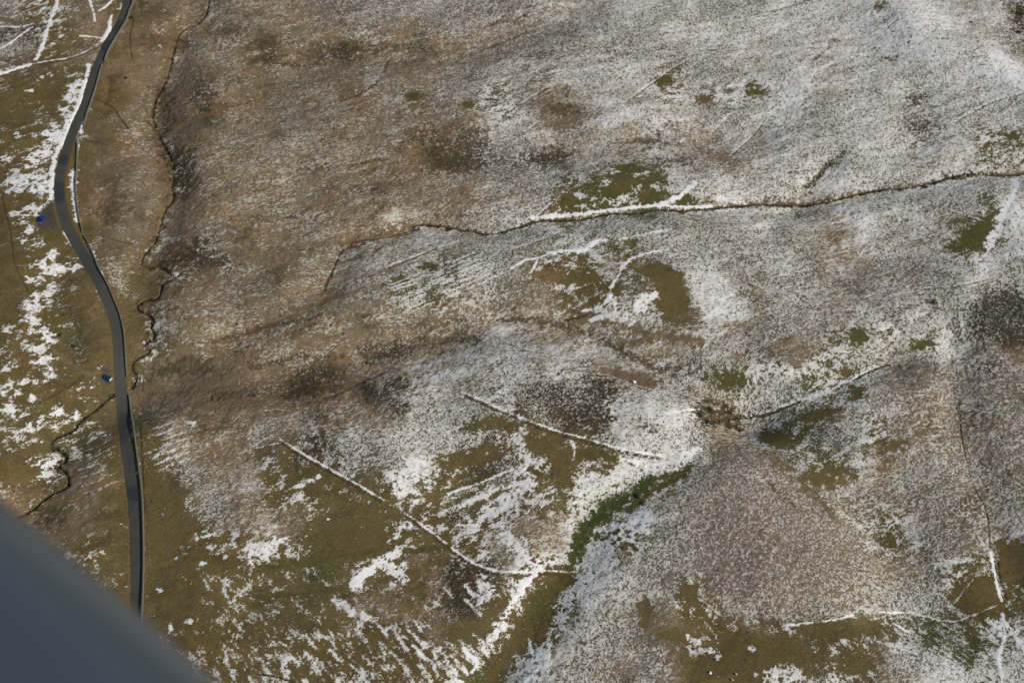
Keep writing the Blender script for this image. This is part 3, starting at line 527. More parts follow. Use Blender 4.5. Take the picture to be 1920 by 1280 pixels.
ground = bpy.data.objects.new("ground", me); C.objects.link(ground); ground['kind'] = 'structure'
ground['label'] = 'brown moorland dusted with snow'
def gz(x, y):                                   # height of the built ground
    i = int(np.clip(np.searchsorted(gx, x) - 1, 0, NX - 2)); j = int(np.clip(np.searchsorted(gy, y) - 1, 0, NY - 2))
    tx = (x - gx[i]) / (gx[i + 1] - gx[i]); ty = (y - gy[j]) / (gy[j + 1] - gy[j])
    return float((Z2[j, i] * (1 - tx) + Z2[j, i + 1] * tx) * (1 - ty) + (Z2[j + 1, i] * (1 - tx) + Z2[j + 1, i + 1] * tx) * ty)

# ------------------------------------------------------------------ materials
class N:
    def __init__(s, name):
        s.m = bpy.data.materials.new(name); s.m.use_nodes = True; s.t = s.m.node_tree; s.t.nodes.clear()
        s.out = s.n('ShaderNodeOutputMaterial'); s.b = s.n('ShaderNodeBsdfPrincipled'); s.l(s.b.outputs[0], s.out.inputs[0])
    def n(s, k, **kw):
        q = s.t.nodes.new(k)
        for a, v in kw.items(): setattr(q, a, v)
        return q
    def l(s, a, b): s.t.links.new(a, b)
    def set(s, sock, v):
        if hasattr(v, 'is_linked') or isinstance(v, bpy.types.NodeSocket): s.l(v, sock)
        else: sock.default_value = v
    def math(s, op, a, b=0.0, c=None, clamp=False):
        q = s.n('ShaderNodeMath', operation=op); q.use_clamp = clamp; s.set(q.inputs[0], a); s.set(q.inputs[1], b)
        if c is not None: s.set(q.inputs[2], c)
        return q.outputs[0]
    def noise(s, vec, scale, detail=2, rough=.5, dist=0.0):
        q = s.n('ShaderNodeTexNoise'); s.l(vec, q.inputs['Vector']); q.inputs['Scale'].default_value = scale; q.inputs['Detail'].default_value = detail
        q.inputs['Roughness'].default_value = rough; q.inputs['Distortion'].default_value = dist; return q.outputs['Fac']
    def mapr(s, v, a, b, c=0.0, d=1.0, kind='LINEAR'):
        q = s.n('ShaderNodeMapRange', interpolation_type=kind); s.set(q.inputs[0], v)
        for i, x in enumerate((a, b, c, d)): s.set(q.inputs[i + 1], x)
        return q.outputs[0]
    def mix(s, f, a, b, kind='MIX'):
        q = s.n('ShaderNodeMix', data_type='RGBA', blend_type=kind); s.set(q.inputs[0], f)
        for k, v in ((6, a), (7, b)):
            s.set(q.inputs[k], v if isinstance(v, bpy.types.NodeSocket) else (tuple(v) + (1,) if len(v) == 3 else v))
        return q.outputs[2]
    def mixf(s, f, a, b):
        q = s.n('ShaderNodeMix', data_type='FLOAT'); s.set(q.inputs[0], f); s.set(q.inputs[2], a); s.set(q.inputs[3], b); return q.outputs[0]
    def attr(s, nm, col=False):
        q = s.n('ShaderNodeAttribute', attribute_name=nm); return q.outputs['Color'] if col else q.outputs['Fac']
    def pos(s): return s.n('ShaderNodeNewGeometry').outputs['Position']
    def mapping(s, v, rz, sc):
        a = s.n('ShaderNodeMapping', vector_type='POINT'); s.l(v, a.inputs['Vector']); a.inputs['Rotation'].default_value = (0, 0, rz)
        b = s.n('ShaderNodeMapping', vector_type='POINT'); s.l(a.outputs[0], b.inputs['Vector']); b.inputs['Scale'].default_value = sc; return b.outputs[0]
    def bump(s, h, strength, dist):
        q = s.n('ShaderNodeBump'); q.inputs['Strength'].default_value = strength; q.inputs['Distance'].default_value = dist; s.l(h, q.inputs['Height']); s.l(q.outputs[0], s.b.inputs['Normal']); return q

g = N('moor_and_snow'); p = g.pos()
flat = g.mapping(p, R(33), (1, 1, .3)); flat2 = g.mapping(p, R(-62), (.8, 1.15, .3))
isoA = g.mixf(.5, g.noise(flat, 1.45, 3, .62, .5), g.noise(flat2, 1.2, 3, .68, .6)); isoA = g.math('ADD', .5, g.math('MULTIPLY', g.math('SUBTRACT', isoA, .5), 1.38)); isoB = g.noise(flat, 3.8, 2, .6)
strk = g.noise(g.mapping(p, R(-24), (.42, 1.35, .3)), 1.5, 3, .62, .6)
comb = g.attr('comb'); cover = g.attr('cover')
nA = g.mixf(g.math('MULTIPLY', comb, .8), isoA, strk)
nA = g.mixf(.22, nA, isoB)
coarse = g.noise(g.mapping(p, R(-15), (.8, 1.1, .3)), .80, 4, .70, .4); nA = g.mixf(g.mapr(g.noise(flat, .05, 2), .40, .62, .0, .45), nA, coarse)
u = g.math('DIVIDE', 1.0, g.math('ADD', 1.0, g.math('EXPONENT', g.math('MULTIPLY', g.math('SUBTRACT', nA, .5), -1.7 / .072))))
edge = g.math('SUBTRACT', g.math('MULTIPLY_ADD', cover, 1.10, -.075), u)
sm = g.mapr(edge, -.15, .15, kind='SMOOTHSTEP')
# straw, dead leaves and dark gaps between the tufts
v1 = g.noise(g.mapping(p, R(-20), (.6, 1.2, .3)), 2.6, 3, .65); v2 = g.noise(flat, .9, 2, .6); v3 = g.noise(flat, .16, 3, .6)
val = g.math('ADD', g.mapr(v1, .28, .72, .55, 1.5), g.mapr(v2, .3, .7, -.16, .16))
veg = g.mix(1.0, g.attr('plants', True), g.mix(0, (1, 1, 1), (1, 1, 1)), 'MULTIPLY')
vm = g.n('ShaderNodeVectorMath', operation='SCALE'); g.l(g.attr('plants', True), vm.inputs[0]); g.l(val, vm.inputs['Scale'])
hs = g.n('ShaderNodeHueSaturation'); g.l(vm.outputs[0], hs.inputs['Color']); g.l(g.mapr(v3, .3, .7, .486, .512), hs.inputs['Hue']); g.l(g.mapr(v2, .3, .7, .85, 1.12), hs.inputs['Saturation']); 
snowc = g.mix(g.mapr(g.noise(flat, .35, 3, .6), .35, .65), (.83, .815, .785), (.78, .77, .755))
thin_ = g.mapr(cover, .58, .96, 0.0, 1.0)      # thin snow lies among the grass blades and takes their tone
thinc = g.mix(g.mapr(comb, 0, .8), (.64, .615, .545), (.51, .465, .375)); thinc = g.mix(g.mapr(cover, .05, .42, .62, 0), thinc, vm.outputs[0])
snowc = g.mix(thin_, g.mix(g.mapr(v1, .3, .7, .35, .0), thinc, vm.outputs[0]), snowc)
g.l(g.mix(sm, hs.outputs[0], snowc), g.b.inputs['Base Color'])
g.l(g.mapr(sm, 0, 1, .95, .6), g.b.inputs['Roughness']); g.b.inputs['Specular IOR Level'].default_value = .2
hgt = g.math('ADD', g.math('MULTIPLY', g.math('MULTIPLY', g.mapr(nA, .3, .7), g.attr('tuft')), 1.0), g.math('MULTIPLY', v1, .25))
g.bump(hgt, .8, .22)
me.materials.append(g.m)

def simple(name, col, rough=.6, metal=0.0, spec=.5, var=.25, scale=6.0, bump=0.0, coat=0.0):
    q = N(name); tc = q.n('ShaderNodeTexCoord').outputs['Object']; n1 = q.noise(tc, scale, 3, .6)
    q.l(q.mix(n1, tuple(c * (1 - var) for c in col), tuple(min(c * (1 + var), .95) for c in col)), q.b.inputs['Base Color'])
    q.b.inputs['Roughness'].default_value = rough; q.b.inputs['Metallic'].default_value = metal; q.b.inputs['Specular IOR Level'].default_value = spec
    if coat: q.b.inputs['Coat Weight'].default_value = coat; q.b.inputs['Coat Roughness'].default_value = .06
    if bump: q.bump(n1, .6, bump)
    return q.m
# asphalt: paler wheel tracks, damp patches
q = N('asphalt'); p = q.pos(); uvx = q.attr('across')
n1 = q.noise(p, .35, 4, .6); n2 = q.noise(p, 5, 3, .7); wet = q.mapr(q.noise(q.mapping(p, .2, (1, .25, 1)), .11, 2, .5), .60, .66, kind='SMOOTHSTEP'); wet = q.math('MAXIMUM', q.math('MULTIPLY', wet, .5), q.mapr(q.math('ADD', q.attr('damp'), q.mapr(n2, .3, .7, -.2, .2)), .3, .6, kind='SMOOTHSTEP'))
track = q.mapr(q.math('ABSOLUTE', q.math('SUBTRACT', q.math('ABSOLUTE', uvx), .48)), .10, .30, 1.0, 0.0, 'SMOOTHSTEP')
c1 = q.mix(q.mapr(n1, .3, .7), (.044, .045, .038), (.057, .056, .047)); c1 = q.mix(q.math('MULTIPLY', track, .4), c1, (.058, .058, .052)); c1 = q.mix(q.mapr(n2, .4, .75, 0, .35), c1, (.035, .036, .036))
edgem = q.mapr(q.math('ADD', q.math('ABSOLUTE', uvx), q.mapr(q.noise(p, .9, 3, .6),   .3, .7, -.2, .2)), .84, 1.0, 0, 1, 'SMOOTHSTEP')
c1 = q.mix(edgem, c1, (.085, .070, .040)); c1 = q.mix(q.math('MULTIPLY', wet, .6), c1, (.020, .022, .026))
q.l(c1, q.b.inputs['Base Color']); q.l(q.mapr(wet, 0, 1, .88, .45), q.b.inputs['Roughness']); q.b.inputs['Specular IOR Level'].default_value = .3; q.bump(n2, .3, .02)
ASPH = q.m
q = N('stream_water'); p = q.pos(); q.l(q.mix(q.noise(p, .6, 3), (.010, .010, .008), (.022, .020, .014)), q.b.inputs['Base Color']); q.b.inputs['Roughness'].default_value = .18; q.b.inputs['IOR'].default_value = 1.33; q.bump(q.noise(p, 4, 2), .15, .03); WATER = q.m
STONE = simple('field_stone', (.135, .132, .112), .9, var=.5, scale=3.5, bump=.05)
STONE_D = simple('dark_boulder', (.075, .070, .055), .9, var=.4, scale=2.0, bump=.05)
q = N('snow_capped_stone'); p = q.pos(); nz = q.n('ShaderNodeSeparateXYZ'); q.l(q.n('ShaderNodeNewGeometry').outputs['Normal'], nz.inputs[0])
f = q.mapr(q.math('ADD', nz.outputs[2], q.mapr(q.noise(p, 2.5, 3), .3, .7, -.25, .25)), .45, .6); q.l(q.mix(f, (.12, .115, .10), (.78, .79, .80)), q.b.inputs['Base Color']); q.b.inputs['Roughness'].default_value = .85; CAPPED = q.m
SHRUB = simple('dark_shrub_leaves', (.045, .052, .022), .85, var=.5, scale=3)
TWIG = simple('bark', (.07, .055, .04), .9)
WOOD = simple('weathered_wood', (.16, .14, .115), .9, var=.3, scale=9)
WIRE = simple('galvanised_wire', (.25, .25, .25), .5, metal=.8)
BLUE = simple('bright_blue_paint', (.014, .042, .24), .28, spec=.5, var=.04, coat=.8)
NAVY = simple('dark_blue_paint', (.012, .030, .060), .28, spec=.5, var=.04, coat=.8)
GLASS = simple('tinted_glass', (.012, .016, .02), .08, spec=.6, var=.05)
TYRE = simple('tyre_rubber', (.018, .018, .018), .9); RIM = simple('alloy_rim', (.42, .43, .44), .35, metal=.9); TRIM = simple('black_trim', (.02, .02, .022), .6)
LAMP = simple('headlamp_glass', (.75, .77, .78), .1, spec=.8, var=.05); TAIL = simple('tail_lamp', (.35, .012, .01), .25, var=.05); GLINT = simple('bonnet_highlight', (.72, .73, .73), .25, var=.04, coat=.6)
WOOL = simple('wool', (.55, .51, .43), .95, var=.15, scale=12, bump=.02); SKINB = simple('sheep_face', (.30, .27, .22), .9)

# ------------------------------------------------------------------ builders
def link(name, bm, mat, parent=None, smooth=False):
    mm = bpy.data.meshes.new(name); bm.normal_update(); bm.to_mesh(mm); bm.free()
    if smooth:
        for f in mm.polygons: f.use_smooth = True
    mm.materials.append(mat); o = bpy.data.objects.new(name, mm); C.objects.link(o)
    if parent: o.parent = parent
    return o
def tag(o, label, cat, group=None):
    o['label'] = label; o['category'] = cat
    if group: o['group'] = group
    return o
def thing(name, label, cat, loc, rz=0, group=None):
    o = bpy.data.objects.new(name, None); C.objects.link(o); o.location = loc; o.rotation_euler = (0, 0, rz); o.empty_display_size = .5
    return tag(o, label, cat, group)
def box(bm, x0, x1, y0, y1, z0, z1, bev=0.0):
    r = bmesh.ops.create_cube(bm, size=1); vs = r['verts']
    bmesh.ops.scale(bm, vec=(x1 - x0, y1 - y0, z1 - z0), verts=vs); bmesh.ops.translate(bm, vec=((x0 + x1) / 2, (y0 + y1) / 2, (z0 + z1) / 2), verts=vs)
    if bev: bmesh.ops.bevel(bm, geom=list({e for v in vs for e in v.link_edges}), offset=bev, segments=2, affect='EDGES', profile=.6)
def cyl(bm, p, r, h, axis='z', seg=18, r2=None):
    from mathutils import Matrix
    M = Matrix.Translation(p) @ {'z': Matrix.Identity(4), 'y': Matrix.Rotation(R(90), 4, 'X'), 'x': Matrix.Rotation(R(90), 4, 'Y')}[axis]
    bmesh.ops.create_cone(bm, cap_ends=True, segments=seg, radius1=r, radius2=r if r2 is None else r2, depth=h, matrix=M)

# ribbon laid on the land: road, water
DAMP = [at(x, y)[:2] for x, y in [(221, 47), (218, 52), (204, 84), (200, 90), (108, 366), (107, 372), (110, 350), (252, 925), (120, 300)]]
def ribbon(name, path, hws, zoff, mat, nacross=8, crown=0.0, zf=None):
    vs = []; ac = []; n = len(path)
    for i, (x, y) in enumerate(path):
        a = path[max(i - 1, 0)]; b = path[min(i + 1, n - 1)]; tx, ty = b[0] - a[0], b[1] - a[1]; L = math.hypot(tx, ty) or 1; nx, ny = -ty / L, tx / L
        h = hws[min(i, len(hws) - 1)]
        for k in range(nacross + 1):
            s = -1 + 2 * k / nacross; vx, vy = x + nx * s * h, y + ny * s * h
            z = (float(relief(vx, vy)) if zf is None else zf(x, y)) + zoff + crown * (1 - s * s); vs.append((vx, vy, z)); ac.append(s)
    fs = [(i * (nacross + 1) + k, i * (nacross + 1) + k + 1, (i + 1) * (nacross + 1) + k + 1, (i + 1) * (nacross + 1) + k) for i in range(n - 1) for k in range(nacross)]
    mm = bpy.data.meshes.new(name); mm.from_pydata(vs, [], fs); mm.update()
    a = mm.attributes.new('across', 'FLOAT', 'POINT'); a.data.foreach_set('value', np.array(ac, np.float32))
    if name == 'road':
        dm = [max(math.exp(-((v[0] - w_[0]) ** 2 + (v[1] - w_[1]) ** 2) / 14.0) for w_ in DAMP) for v in vs]
        b = mm.attributes.new('damp', 'FLOAT', 'POINT'); b.data.foreach_set('value', np.array(dm, np.float32))
    for f in mm.polygons: f.use_smooth = True
    if mm.polygons and mm.polygons[0].normal.z < 0: mm.flip_normals()
    mm.materials.append(mat); o = bpy.data.objects.new(name, mm); C.objects.link(o); o['kind'] = 'structure'; return o
def resample(path, step):
    out = [path[0]]; acc = 0
    for a, b in zip(path[:-1], path[1:]):
        L = math.hypot(b[0] - a[0], b[1] - a[1]); n = max(1, int(round(L / step)))
        for k in range(1, n + 1): out.append((a[0] + (b[0] - a[0]) * k / n, a[1] + (b[1] - a[1]) * k / n))
    return out
rr = road_path; hw_all = [sum(road_hw) / len(road_hw)] * len(rr)
for i in range(len(road_c)): hw_all[i] = .55 * road_hw[i] + .45 * hw_all[i]
print('road half width', min(road_hw), max(road_hw), sum(road_hw) / len(road_hw))
ribbon('road', rr, hw_all, -.05, ASPH, 10, .05)
for (wp, hw, dep) in [SPATH[0], SPATH[2], SPATH[3]]:
    q = resample(wp, .8); zz = [gz(x, y) + .14 for x, y in q]
    zs = np.convolve(np.pad(zz, 4, mode='edge'), np.ones(9) / 9, 'valid'); lut = {q[i]: min(zs[i], zz[i] + .1) for i in range(len(q))}
    ribbon('stream', q, [hw * 1.0], 0.0, WATER, 2, 0, lambda x, y: lut.get((x, y), 0))

# dry stone walls
def wall(pts, h, th, label, group='dry stone walls beside the road', step=.45, snow=False):
    q = resample([at(*p)[:2] for p in smooth_poly(pts, 4)], step); n = len(q); cx, cy = q[n // 2]; base = (cx, cy, float(relief(cx, cy)))
    root = thing('dry_stone_wall', label, 'wall', base, 0, group)
    prof = [(-.55, -.4), (-.5, .0), (-.40, .5), (-.30, 1.0), (.30, 1.0), (.40, .5), (.5, 0), (.55, -.4)]
    bm = bmesh.new(); rows = []
    rnd = random.Random(len(pts) + int(h * 100))
    for i, (x, y) in enumerate(q):
        a = q[max(i - 1, 0)]; b = q[min(i + 1, n - 1)]; L = math.hypot(b[0] - a[0], b[1] - a[1]) or 1; nx, ny = -(b[1] - a[1]) / L, (b[0] - a[0]) / L
        hh = h * (1 + .16 * rnd.uniform(-1, 1)) * (.55 if rnd.random() < .05 else 1); z = float(relief(x, y)); w_ = rnd.uniform(-.04, .04)
        rows.append([bm.verts.new((x + nx * (s * th + w_ + rnd.uniform(-.03, .03)) - base[0], y + ny * (s * th + w_ + rnd.uniform(-.03, .03)) - base[1], z + t * hh - base[2])) for s, t in prof])
    for r0, r1 in zip(rows[:-1], rows[1:]):
        for k in range(len(prof) - 1): bm.faces.new((r0[k], r0[k + 1], r1[k + 1], r1[k]))
    bm.faces.new(rows[0]); bm.faces.new(rows[-1][::-1]); bmesh.ops.recalc_face_normals(bm, faces=bm.faces); link('wall_body', bm, STONE, root)
    bm = bmesh.new()                          # uneven row of coping stones
    for i in range(0, n - 1):
        x, y = q[i]; a, b = q[i], q[i + 1]; ang = math.atan2(b[1] - a[1], b[0] - a[0]); top = max(v.z for v in ()) if False else h
        if rnd.random() < .08: continue
        r = bmesh.ops.create_cube(bm, size=1); vs = r['verts']
        sx, sy, sz = rnd.uniform(.25, .4), th * rnd.uniform(.55, .85), rnd.uniform(.14, .26)
        from mathutils import Matrix, Euler
        M = Matrix.Translation((x - base[0], y - base[1], float(relief(x, y)) + h * .98 + sz * .25 - base[2])) @ Euler((rnd.uniform(-.2, .2), rnd.uniform(-.2, .2), ang + rnd.uniform(-.2, .2))).to_matrix().to_4x4() @ Matrix.Diagonal((sx, sy, sz, 1))
        bmesh.ops.transform(bm, matrix=M, verts=vs)
    link('coping', bm, CAPPED if snow else STONE, root)
    return root
wall([(251, -25), (250, 3), (243, 22), (236, 42), (226, 58), (213, 80), (203, 98), (197, 115)], 1.0, .55, 'low stone wall with blue shaded snow by the road bend at the top')
wall([(192, 122), (186, 142), (179, 168), (170, 195), (164, 212), (158, 236)], .9, .5, 'stone wall close to the road between the top bend and the snowy verge')
wall([(146, 268), (145, 290), (144, 320), (142, 345), (144, 375), (148, 405), (155, 435)], .9, .5, 'stone wall with a snow strip opposite the bright blue car')
wall([(158, 443), (172, 470), (186, 505), (200, 530), (213, 560), (225, 590), (232, 620), (235, 650), (237, 690), (239, 708)], .9, .5, 'stone wall curving along the road above the stream crossing')
wall([(243, 742), (246, 770), (252, 810), (256, 840), (262, 885), (267, 930), (269, 980), (270, 1040), (269, 1100), (266, 1180), (266, 1290)], 1.15, .55, 'tall dark shadowed stone wall below the stream crossing')

# wire fence at the right edge
def fence(p0, p1, label, spacing=3.4):
    a = at(*p0); b = at(*p1); L = math.hypot(b[0] - a[0], b[1] - a[1]); n = int(L / spacing); root = thing('wire_fence', label, 'fence', a)
    tops = []
    for i in range(n + 1):
        t = i / n; x = a[0] + (b[0] - a[0]) * t; y = a[1] + (b[1] - a[1]) * t; z = gz(x, y); bm = bmesh.new(); cyl(bm, (0, 0, .45), .055, 1.3, 'z', 8, .045); cyl(bm, (0, 0, 1.13), .045, .06, 'z', 8, .01)
        o = link('post', bm, WOOD, root); o.location = (x - a[0], y - a[1], z - a[2]); tops.append((x - a[0], y - a[1], z - a[2]))
    bm = bmesh.new()
    for hgt_ in (.3, .55, .8, 1.02):
        for u_, v_ in zip(tops[:-1], tops[1:]):
            from mathutils import Vector, Matrix
            A = Vector(u_) + Vector((0, 0, hgt_)); B = Vector(v_) + Vector((0, 0, hgt_)); dvec = B - A
            M = Matrix.Translation((A + B) / 2) @ dvec.to_track_quat('Z', 'Y').to_matrix().to_4x4(); bmesh.ops.create_cone(bm, cap_ends=False, segments=5, radius1=.012, radius2=.012, depth=dvec.length, matrix=M)
    link('wire', bm, WIRE, root)
fence((1925, 338), (1838, 527), 'straight post and wire fence beside a strip of deep snow at the right edge')

# cars
def build_car(paint, bonnet=None):
    root = bpy.data.objects.new('parked_car', None); C.objects.link(root)
    L, W = 4.1, 1.72
    st = [(-2.05, .42, .55, .80), (-1.98, .30, .78, .84), (-1.6, .26, .88, .86), (-.9, .24, .92, .87), (0, .22, .92, .87), (.75, .24, .90, .87), (1.35, .26, .82, .85), (1.8, .30, .72, .80), (2.0, .36, .62, .72), (2.06, .42, .54, .66)]
    bm = bmesh.new(); rows = []
    for (x, zb, zt, hw) in st:
        pr = [(-hw * .92, zb), (-hw, zb + .12), (-hw, (zb + zt) / 2 + .05), (-hw * .94, zt - .03), (-hw * .72, zt), (0, zt + .035), (hw * .72, zt), (hw * .94, zt - .03), (hw, (zb + zt) / 2 + .05), (hw, zb + .12), (hw * .92, zb)]
        rows.append([bm.verts.new((x, y, z)) for y, z in pr])
    for r0, r1 in zip(rows[:-1], rows[1:]):
        for k in range(len(r0)): bm.faces.new((r0[k], r0[(k + 1) % len(r0)], r1[(k + 1) % len(r0)], r1[k]))
    bm.faces.new(rows[0]); bm.faces.new(rows[-1][::-1]); bmesh.ops.recalc_face_normals(bm, faces=bm.faces); body = link('body', bm, paint, root, True)
    bm = bmesh.new(); lo = [(-1.88, .70, .86), (1.05, .70, .86)]
    def hoop(x, hw, z): return [bm.verts.new((x, -hw, z)), bm.verts.new((x, hw, z))]
    A = [hoop(-1.92, .70, .86), hoop(-1.45, .60, 1.40), hoop(-.2, .61, 1.45), hoop(.35, .60, 1.39), hoop(1.10, .70, .86)]
    for a_, b_ in zip(A[:-1], A[1:]): bm.faces.new((a_[0], a_[1], b_[1], b_[0]))
    for s in (0, 1): bm.faces.new([h_[s] for h_ in A])
    bm.faces.new((A[0][0], A[0][1], A[-1][1], A[-1][0])); bmesh.ops.recalc_face_normals(bm, faces=bm.faces); gl = link('windows', bm, GLASS, root)
    bm = bmesh.new(); box(bm, -1.42, .30, -.60, .60, 1.40, 1.475, .03)
    for s in (-1, 1):
        for (xa_, za_, xb_, zb_) in [(-1.90, .88, -1.43, 1.42), (-.45, .88, -.45, 1.42), (.33, 1.41, 1.09, .88)]:
            for k in range(4):
                t = k / 3; x = xa_ + (xb_ - xa_) * t; z = za_ + (zb_ - za_) * t; y = s * (.715 - .11 * (z - .86) / .55); box(bm, x - .07, x + .07, y - .02, y + .02, z - .11, z + .11)
    link('roof', bm, paint, root, False)
    if bonnet: bm = bmesh.new(); box(bm, 1.30, 1.98, -.66, .66, .70, .845, .05); link('bonnet', bm, bonnet, root, True)  # pale panel that puts the highlight into the bonnet colour
    for sx in (-1.28, 1.30):
        for sy in (-1, 1):
            bm = bmesh.new(); cyl(bm, (0, 0, 0), .31, .20, 'y', 22); bmesh.ops.bevel(bm, geom=[e for e in bm.edges if e.calc_length() < .15], offset=.02, segments=1, affect='EDGES'); wl = link('wheel', bm, TYRE, root); wl.location = (sx, sy * .80, .31)
            bm = bmesh.new(); cyl(bm, (0, sy * .103, 0), .19, .02, 'y', 16); cyl(bm, (0, sy * .118, 0), .05, .02, 'y', 10); rm = link('rim', bm, RIM, wl)
    for sy in (-1, 1):
        bm = bmesh.new(); box(bm, 1.90, 2.06, sy * .56 - .13, sy * .56 + .13, .56, .69, .03); link('headlight', bm, LAMP, root)
        bm = bmesh.new(); box(bm, -2.07, -1.95, sy * .62 - .10, sy * .62 + .10, .60, .76, .02); link('tail_light', bm, TAIL, root)
        bm = bmesh.new(); box(bm, .80, .95, sy * .95 - .08, sy * .95 + .08, .88, 1.0, .02); link('door_mirror', bm, paint, root)
    for (x0, x1) in ((2.0, 2.10), (-2.12, -2.0)):
        bm = bmesh.new(); box(bm, x0, x1, -.70, .70, .30, .50, .03); link('bumper', bm, TRIM, root)
    return root
def put_car(root, px, py, head_px, label):
    x, y, z = at(px, py); hx, hy, _ = at(*head_px); root.location = (x, y, gz(x, y) + .03); root.rotation_euler = (0, 0, math.atan2(hy - y, hx - x)); root.scale = (1.1, 1.1, 1.08); tag(root, label, 'car', 'cars parked beside the road')
put_car(build_car(BLUE), 78.5, 414, (72, 424), 'bright blue car parked in the pull-in beside the snow drift')
put_car(build_car(NAVY, GLINT), 201.5, 711, (210, 717), 'dark blue car with a pale highlight painted on its bonnet parked beside the road')

# boulders and shrubs
def boulder(px, py, size, label, mat, name='boulder', squash=.65, cat='boulder', group=None, seed=0):
    from mathutils import Vector, noise
    x, y, z = at(px, py); bm = bmesh.new(); bmesh.ops.create_icosphere(bm, subdivisions=3, radius=1)
    for v in bm.verts:
        n_ = noise.noise(v.co * 1.1 + Vector((px * .1 + seed, py * .1, 0))) * .5 + noise.noise(v.co * 2.7 + Vector((px, 0, py))) * .2
        v.co *= 1 + n_; v.co.x = round(v.co.x * 2.4) / 2.4 * .35 + v.co.x * .65
        v.co = Vector((v.co.x * size[0] / 2, v.co.y * size[1] / 2, v.co.z * size[2] * squash))
    o = link(name, bm, mat); o.location = (x, y, gz(x, y) + size[2] * .18); o.rotation_euler = (0, 0, (px * 7) % 6.28); return tag(o, label, cat, group)
boulder(1189, 718, (1.9, 1.5, 1.5), 'pale snow capped boulder on the brown strip above the white track', CAPPED)
boulder(1199, 931, (2.2, 1.9, 1.6), 'large dark boulder in the green hollow', STONE_D); boulder(1207, 945, (1.7, 1.3, 1.0), 'smaller dark boulder just below the large one in the green hollow', STONE_D)
boulder(445, 609, (1.0, 1.0, .8), 'small black rock alone on the brown moor left of centre', STONE_D); boulder(700, 651, (1.2, 1.0, .8), 'dark rock beside the upper dark gully', STONE_D); boulder(689, 680, (1.0, .9, .7), 'dark rock just below the dark gully in the middle left', STONE_D)
boulder(1438, 805, (.9, .9, .7), 'dark rock right of the peaty hollows', STONE_D); boulder(1647, 573, (1.0, .9, .8), 'small dark rock left of the dark bush on the speckled slope', STONE_D); boulder(1667, 619, (.9, .8, .7), 'small dark rock below and left of the dark bush', STONE_D)
boulder(1408, 777, (1.3, 1.1, .9), 'white snow covered stone where the snowy drain meets the gully', CAPPED); boulder(566, 306, (1.1, 1.0, .8), 'grey rock on the upper brown moor', STONE_D); boulder(1300, 1216, (1.0, 1.0, .8), 'dark stone on the olive slope at the bottom', STONE_D)
boulder(1332, 1262, (1.1, .9, .8), 'half lit stone near the sheep at the bottom edge', CAPPED); boulder(987, 30, (2.0, 1.7, 1.2), 'grey rock outcrop at the top centre of the moor', STONE); boulder(917, 22, (1.4, 1.0, .8), 'dark rock on the little gully near the top centre', STONE_D)
boulder(1821, 42, (1.3, 1.1, .8), 'dark rock on the orange ridge at the top right', STONE_D); boulder(1704, 80, (1.0, .8, .6), 'small rock on the snowy slope at the top right', STONE_D); boulder(615, 973, (1.5, .8, .5), 'long pale stone at the end of a snow patch', CAPPED)

def shrub(px, py, r, h, label, group=None):
    x, y, z = at(px, py); root = thing('shrub', label, 'shrub', (x, y, gz(x, y) - .05), 0, group); rnd = random.Random(int(px * 3 + py)); bm = bmesh.new()
    from mathutils import Vector, Matrix, Euler
    for k in range(6):
        a_ = k * 1.05 + rnd.random(); tip = Vector((math.cos(a_) * r * .6, math.sin(a_) * r * .6, h * .75)); M = Matrix.Translation(tip / 2) @ tip.to_track_quat('Z', 'Y').to_matrix().to_4x4(); bmesh.ops.create_cone(bm, cap_ends=True, segments=5, radius1=.06, radius2=.015, depth=tip.length, matrix=M)
    link('stem', bm, TWIG, root); bm = bmesh.new()
    for k in range(420):
        a_ = rnd.random() * 6.28; u_ = rnd.random() ** .4; v_ = rnd.uniform(-.2, 1); rr_ = r * u_ * math.sqrt(max(0, 1 - max(v_, 0) ** 2)) * (1 + .25 * math.sin(3 * a_ + px)); c_ = Vector((rr_ * math.cos(a_), rr_ * math.sin(a_), h * (.3 + .65 * v_ * u_))); s_ = rnd.uniform(.08, .2)
        E = Euler((rnd.uniform(-1.2, 1.2), rnd.uniform(-1.2, 1.2), rnd.uniform(0, 6.28))).to_matrix(); bm.faces.new([bm.verts.new(c_ + E @ Vector(q_) * s_) for q_ in ((-1, -.5, 0), (.3, -.7, .1), (1, 0, 0), (.2, .7, .1))])
    link('foliage', bm, SHRUB, root); return root
for (x, y, r, h, l) in [(1750, 568, 1.3, 1.7, 'dark rounded bush standing alone on the speckled slope at right'), (248, 34, 1.0, 1.2, 'dark bush beyond the wall near the top of the road'), (236, 147, .9, .9, 'dark green shrub on the orange strip right of the road'),
        (1331, 769, 1.3, 1.0, 'dark shrub at the right end of the snowy bank, uppermost of three'), (1312, 779, 1.6, .9, 'wide dark shrub at the right end of the snowy bank'), (1325, 790, 1.1, .8, 'small dark shrub below the wide one on the snowy bank'),
        (286, 603, 1.0, .9, 'black shrub hanging over the winding stream'), (1915, 28, 1.8, 1.8, 'black bush in the top right corner'), (208, 744, 1.2, .9, 'dark shrub over the stream just left of the road'), (254, 700, .9, .8, 'dark shrub where the stream reaches the road'),
        (1910, 62, 1.3, 1.3, 'dark bush at the right edge below the corner bush'), (138, 650, .9, .9, 'dark shrub among the spotted snow left of the road'), (112, 628, .9, .9, 'dark shrub in the middle of the spotted snow at left')]:
    shrub(x, y, r, h, l)

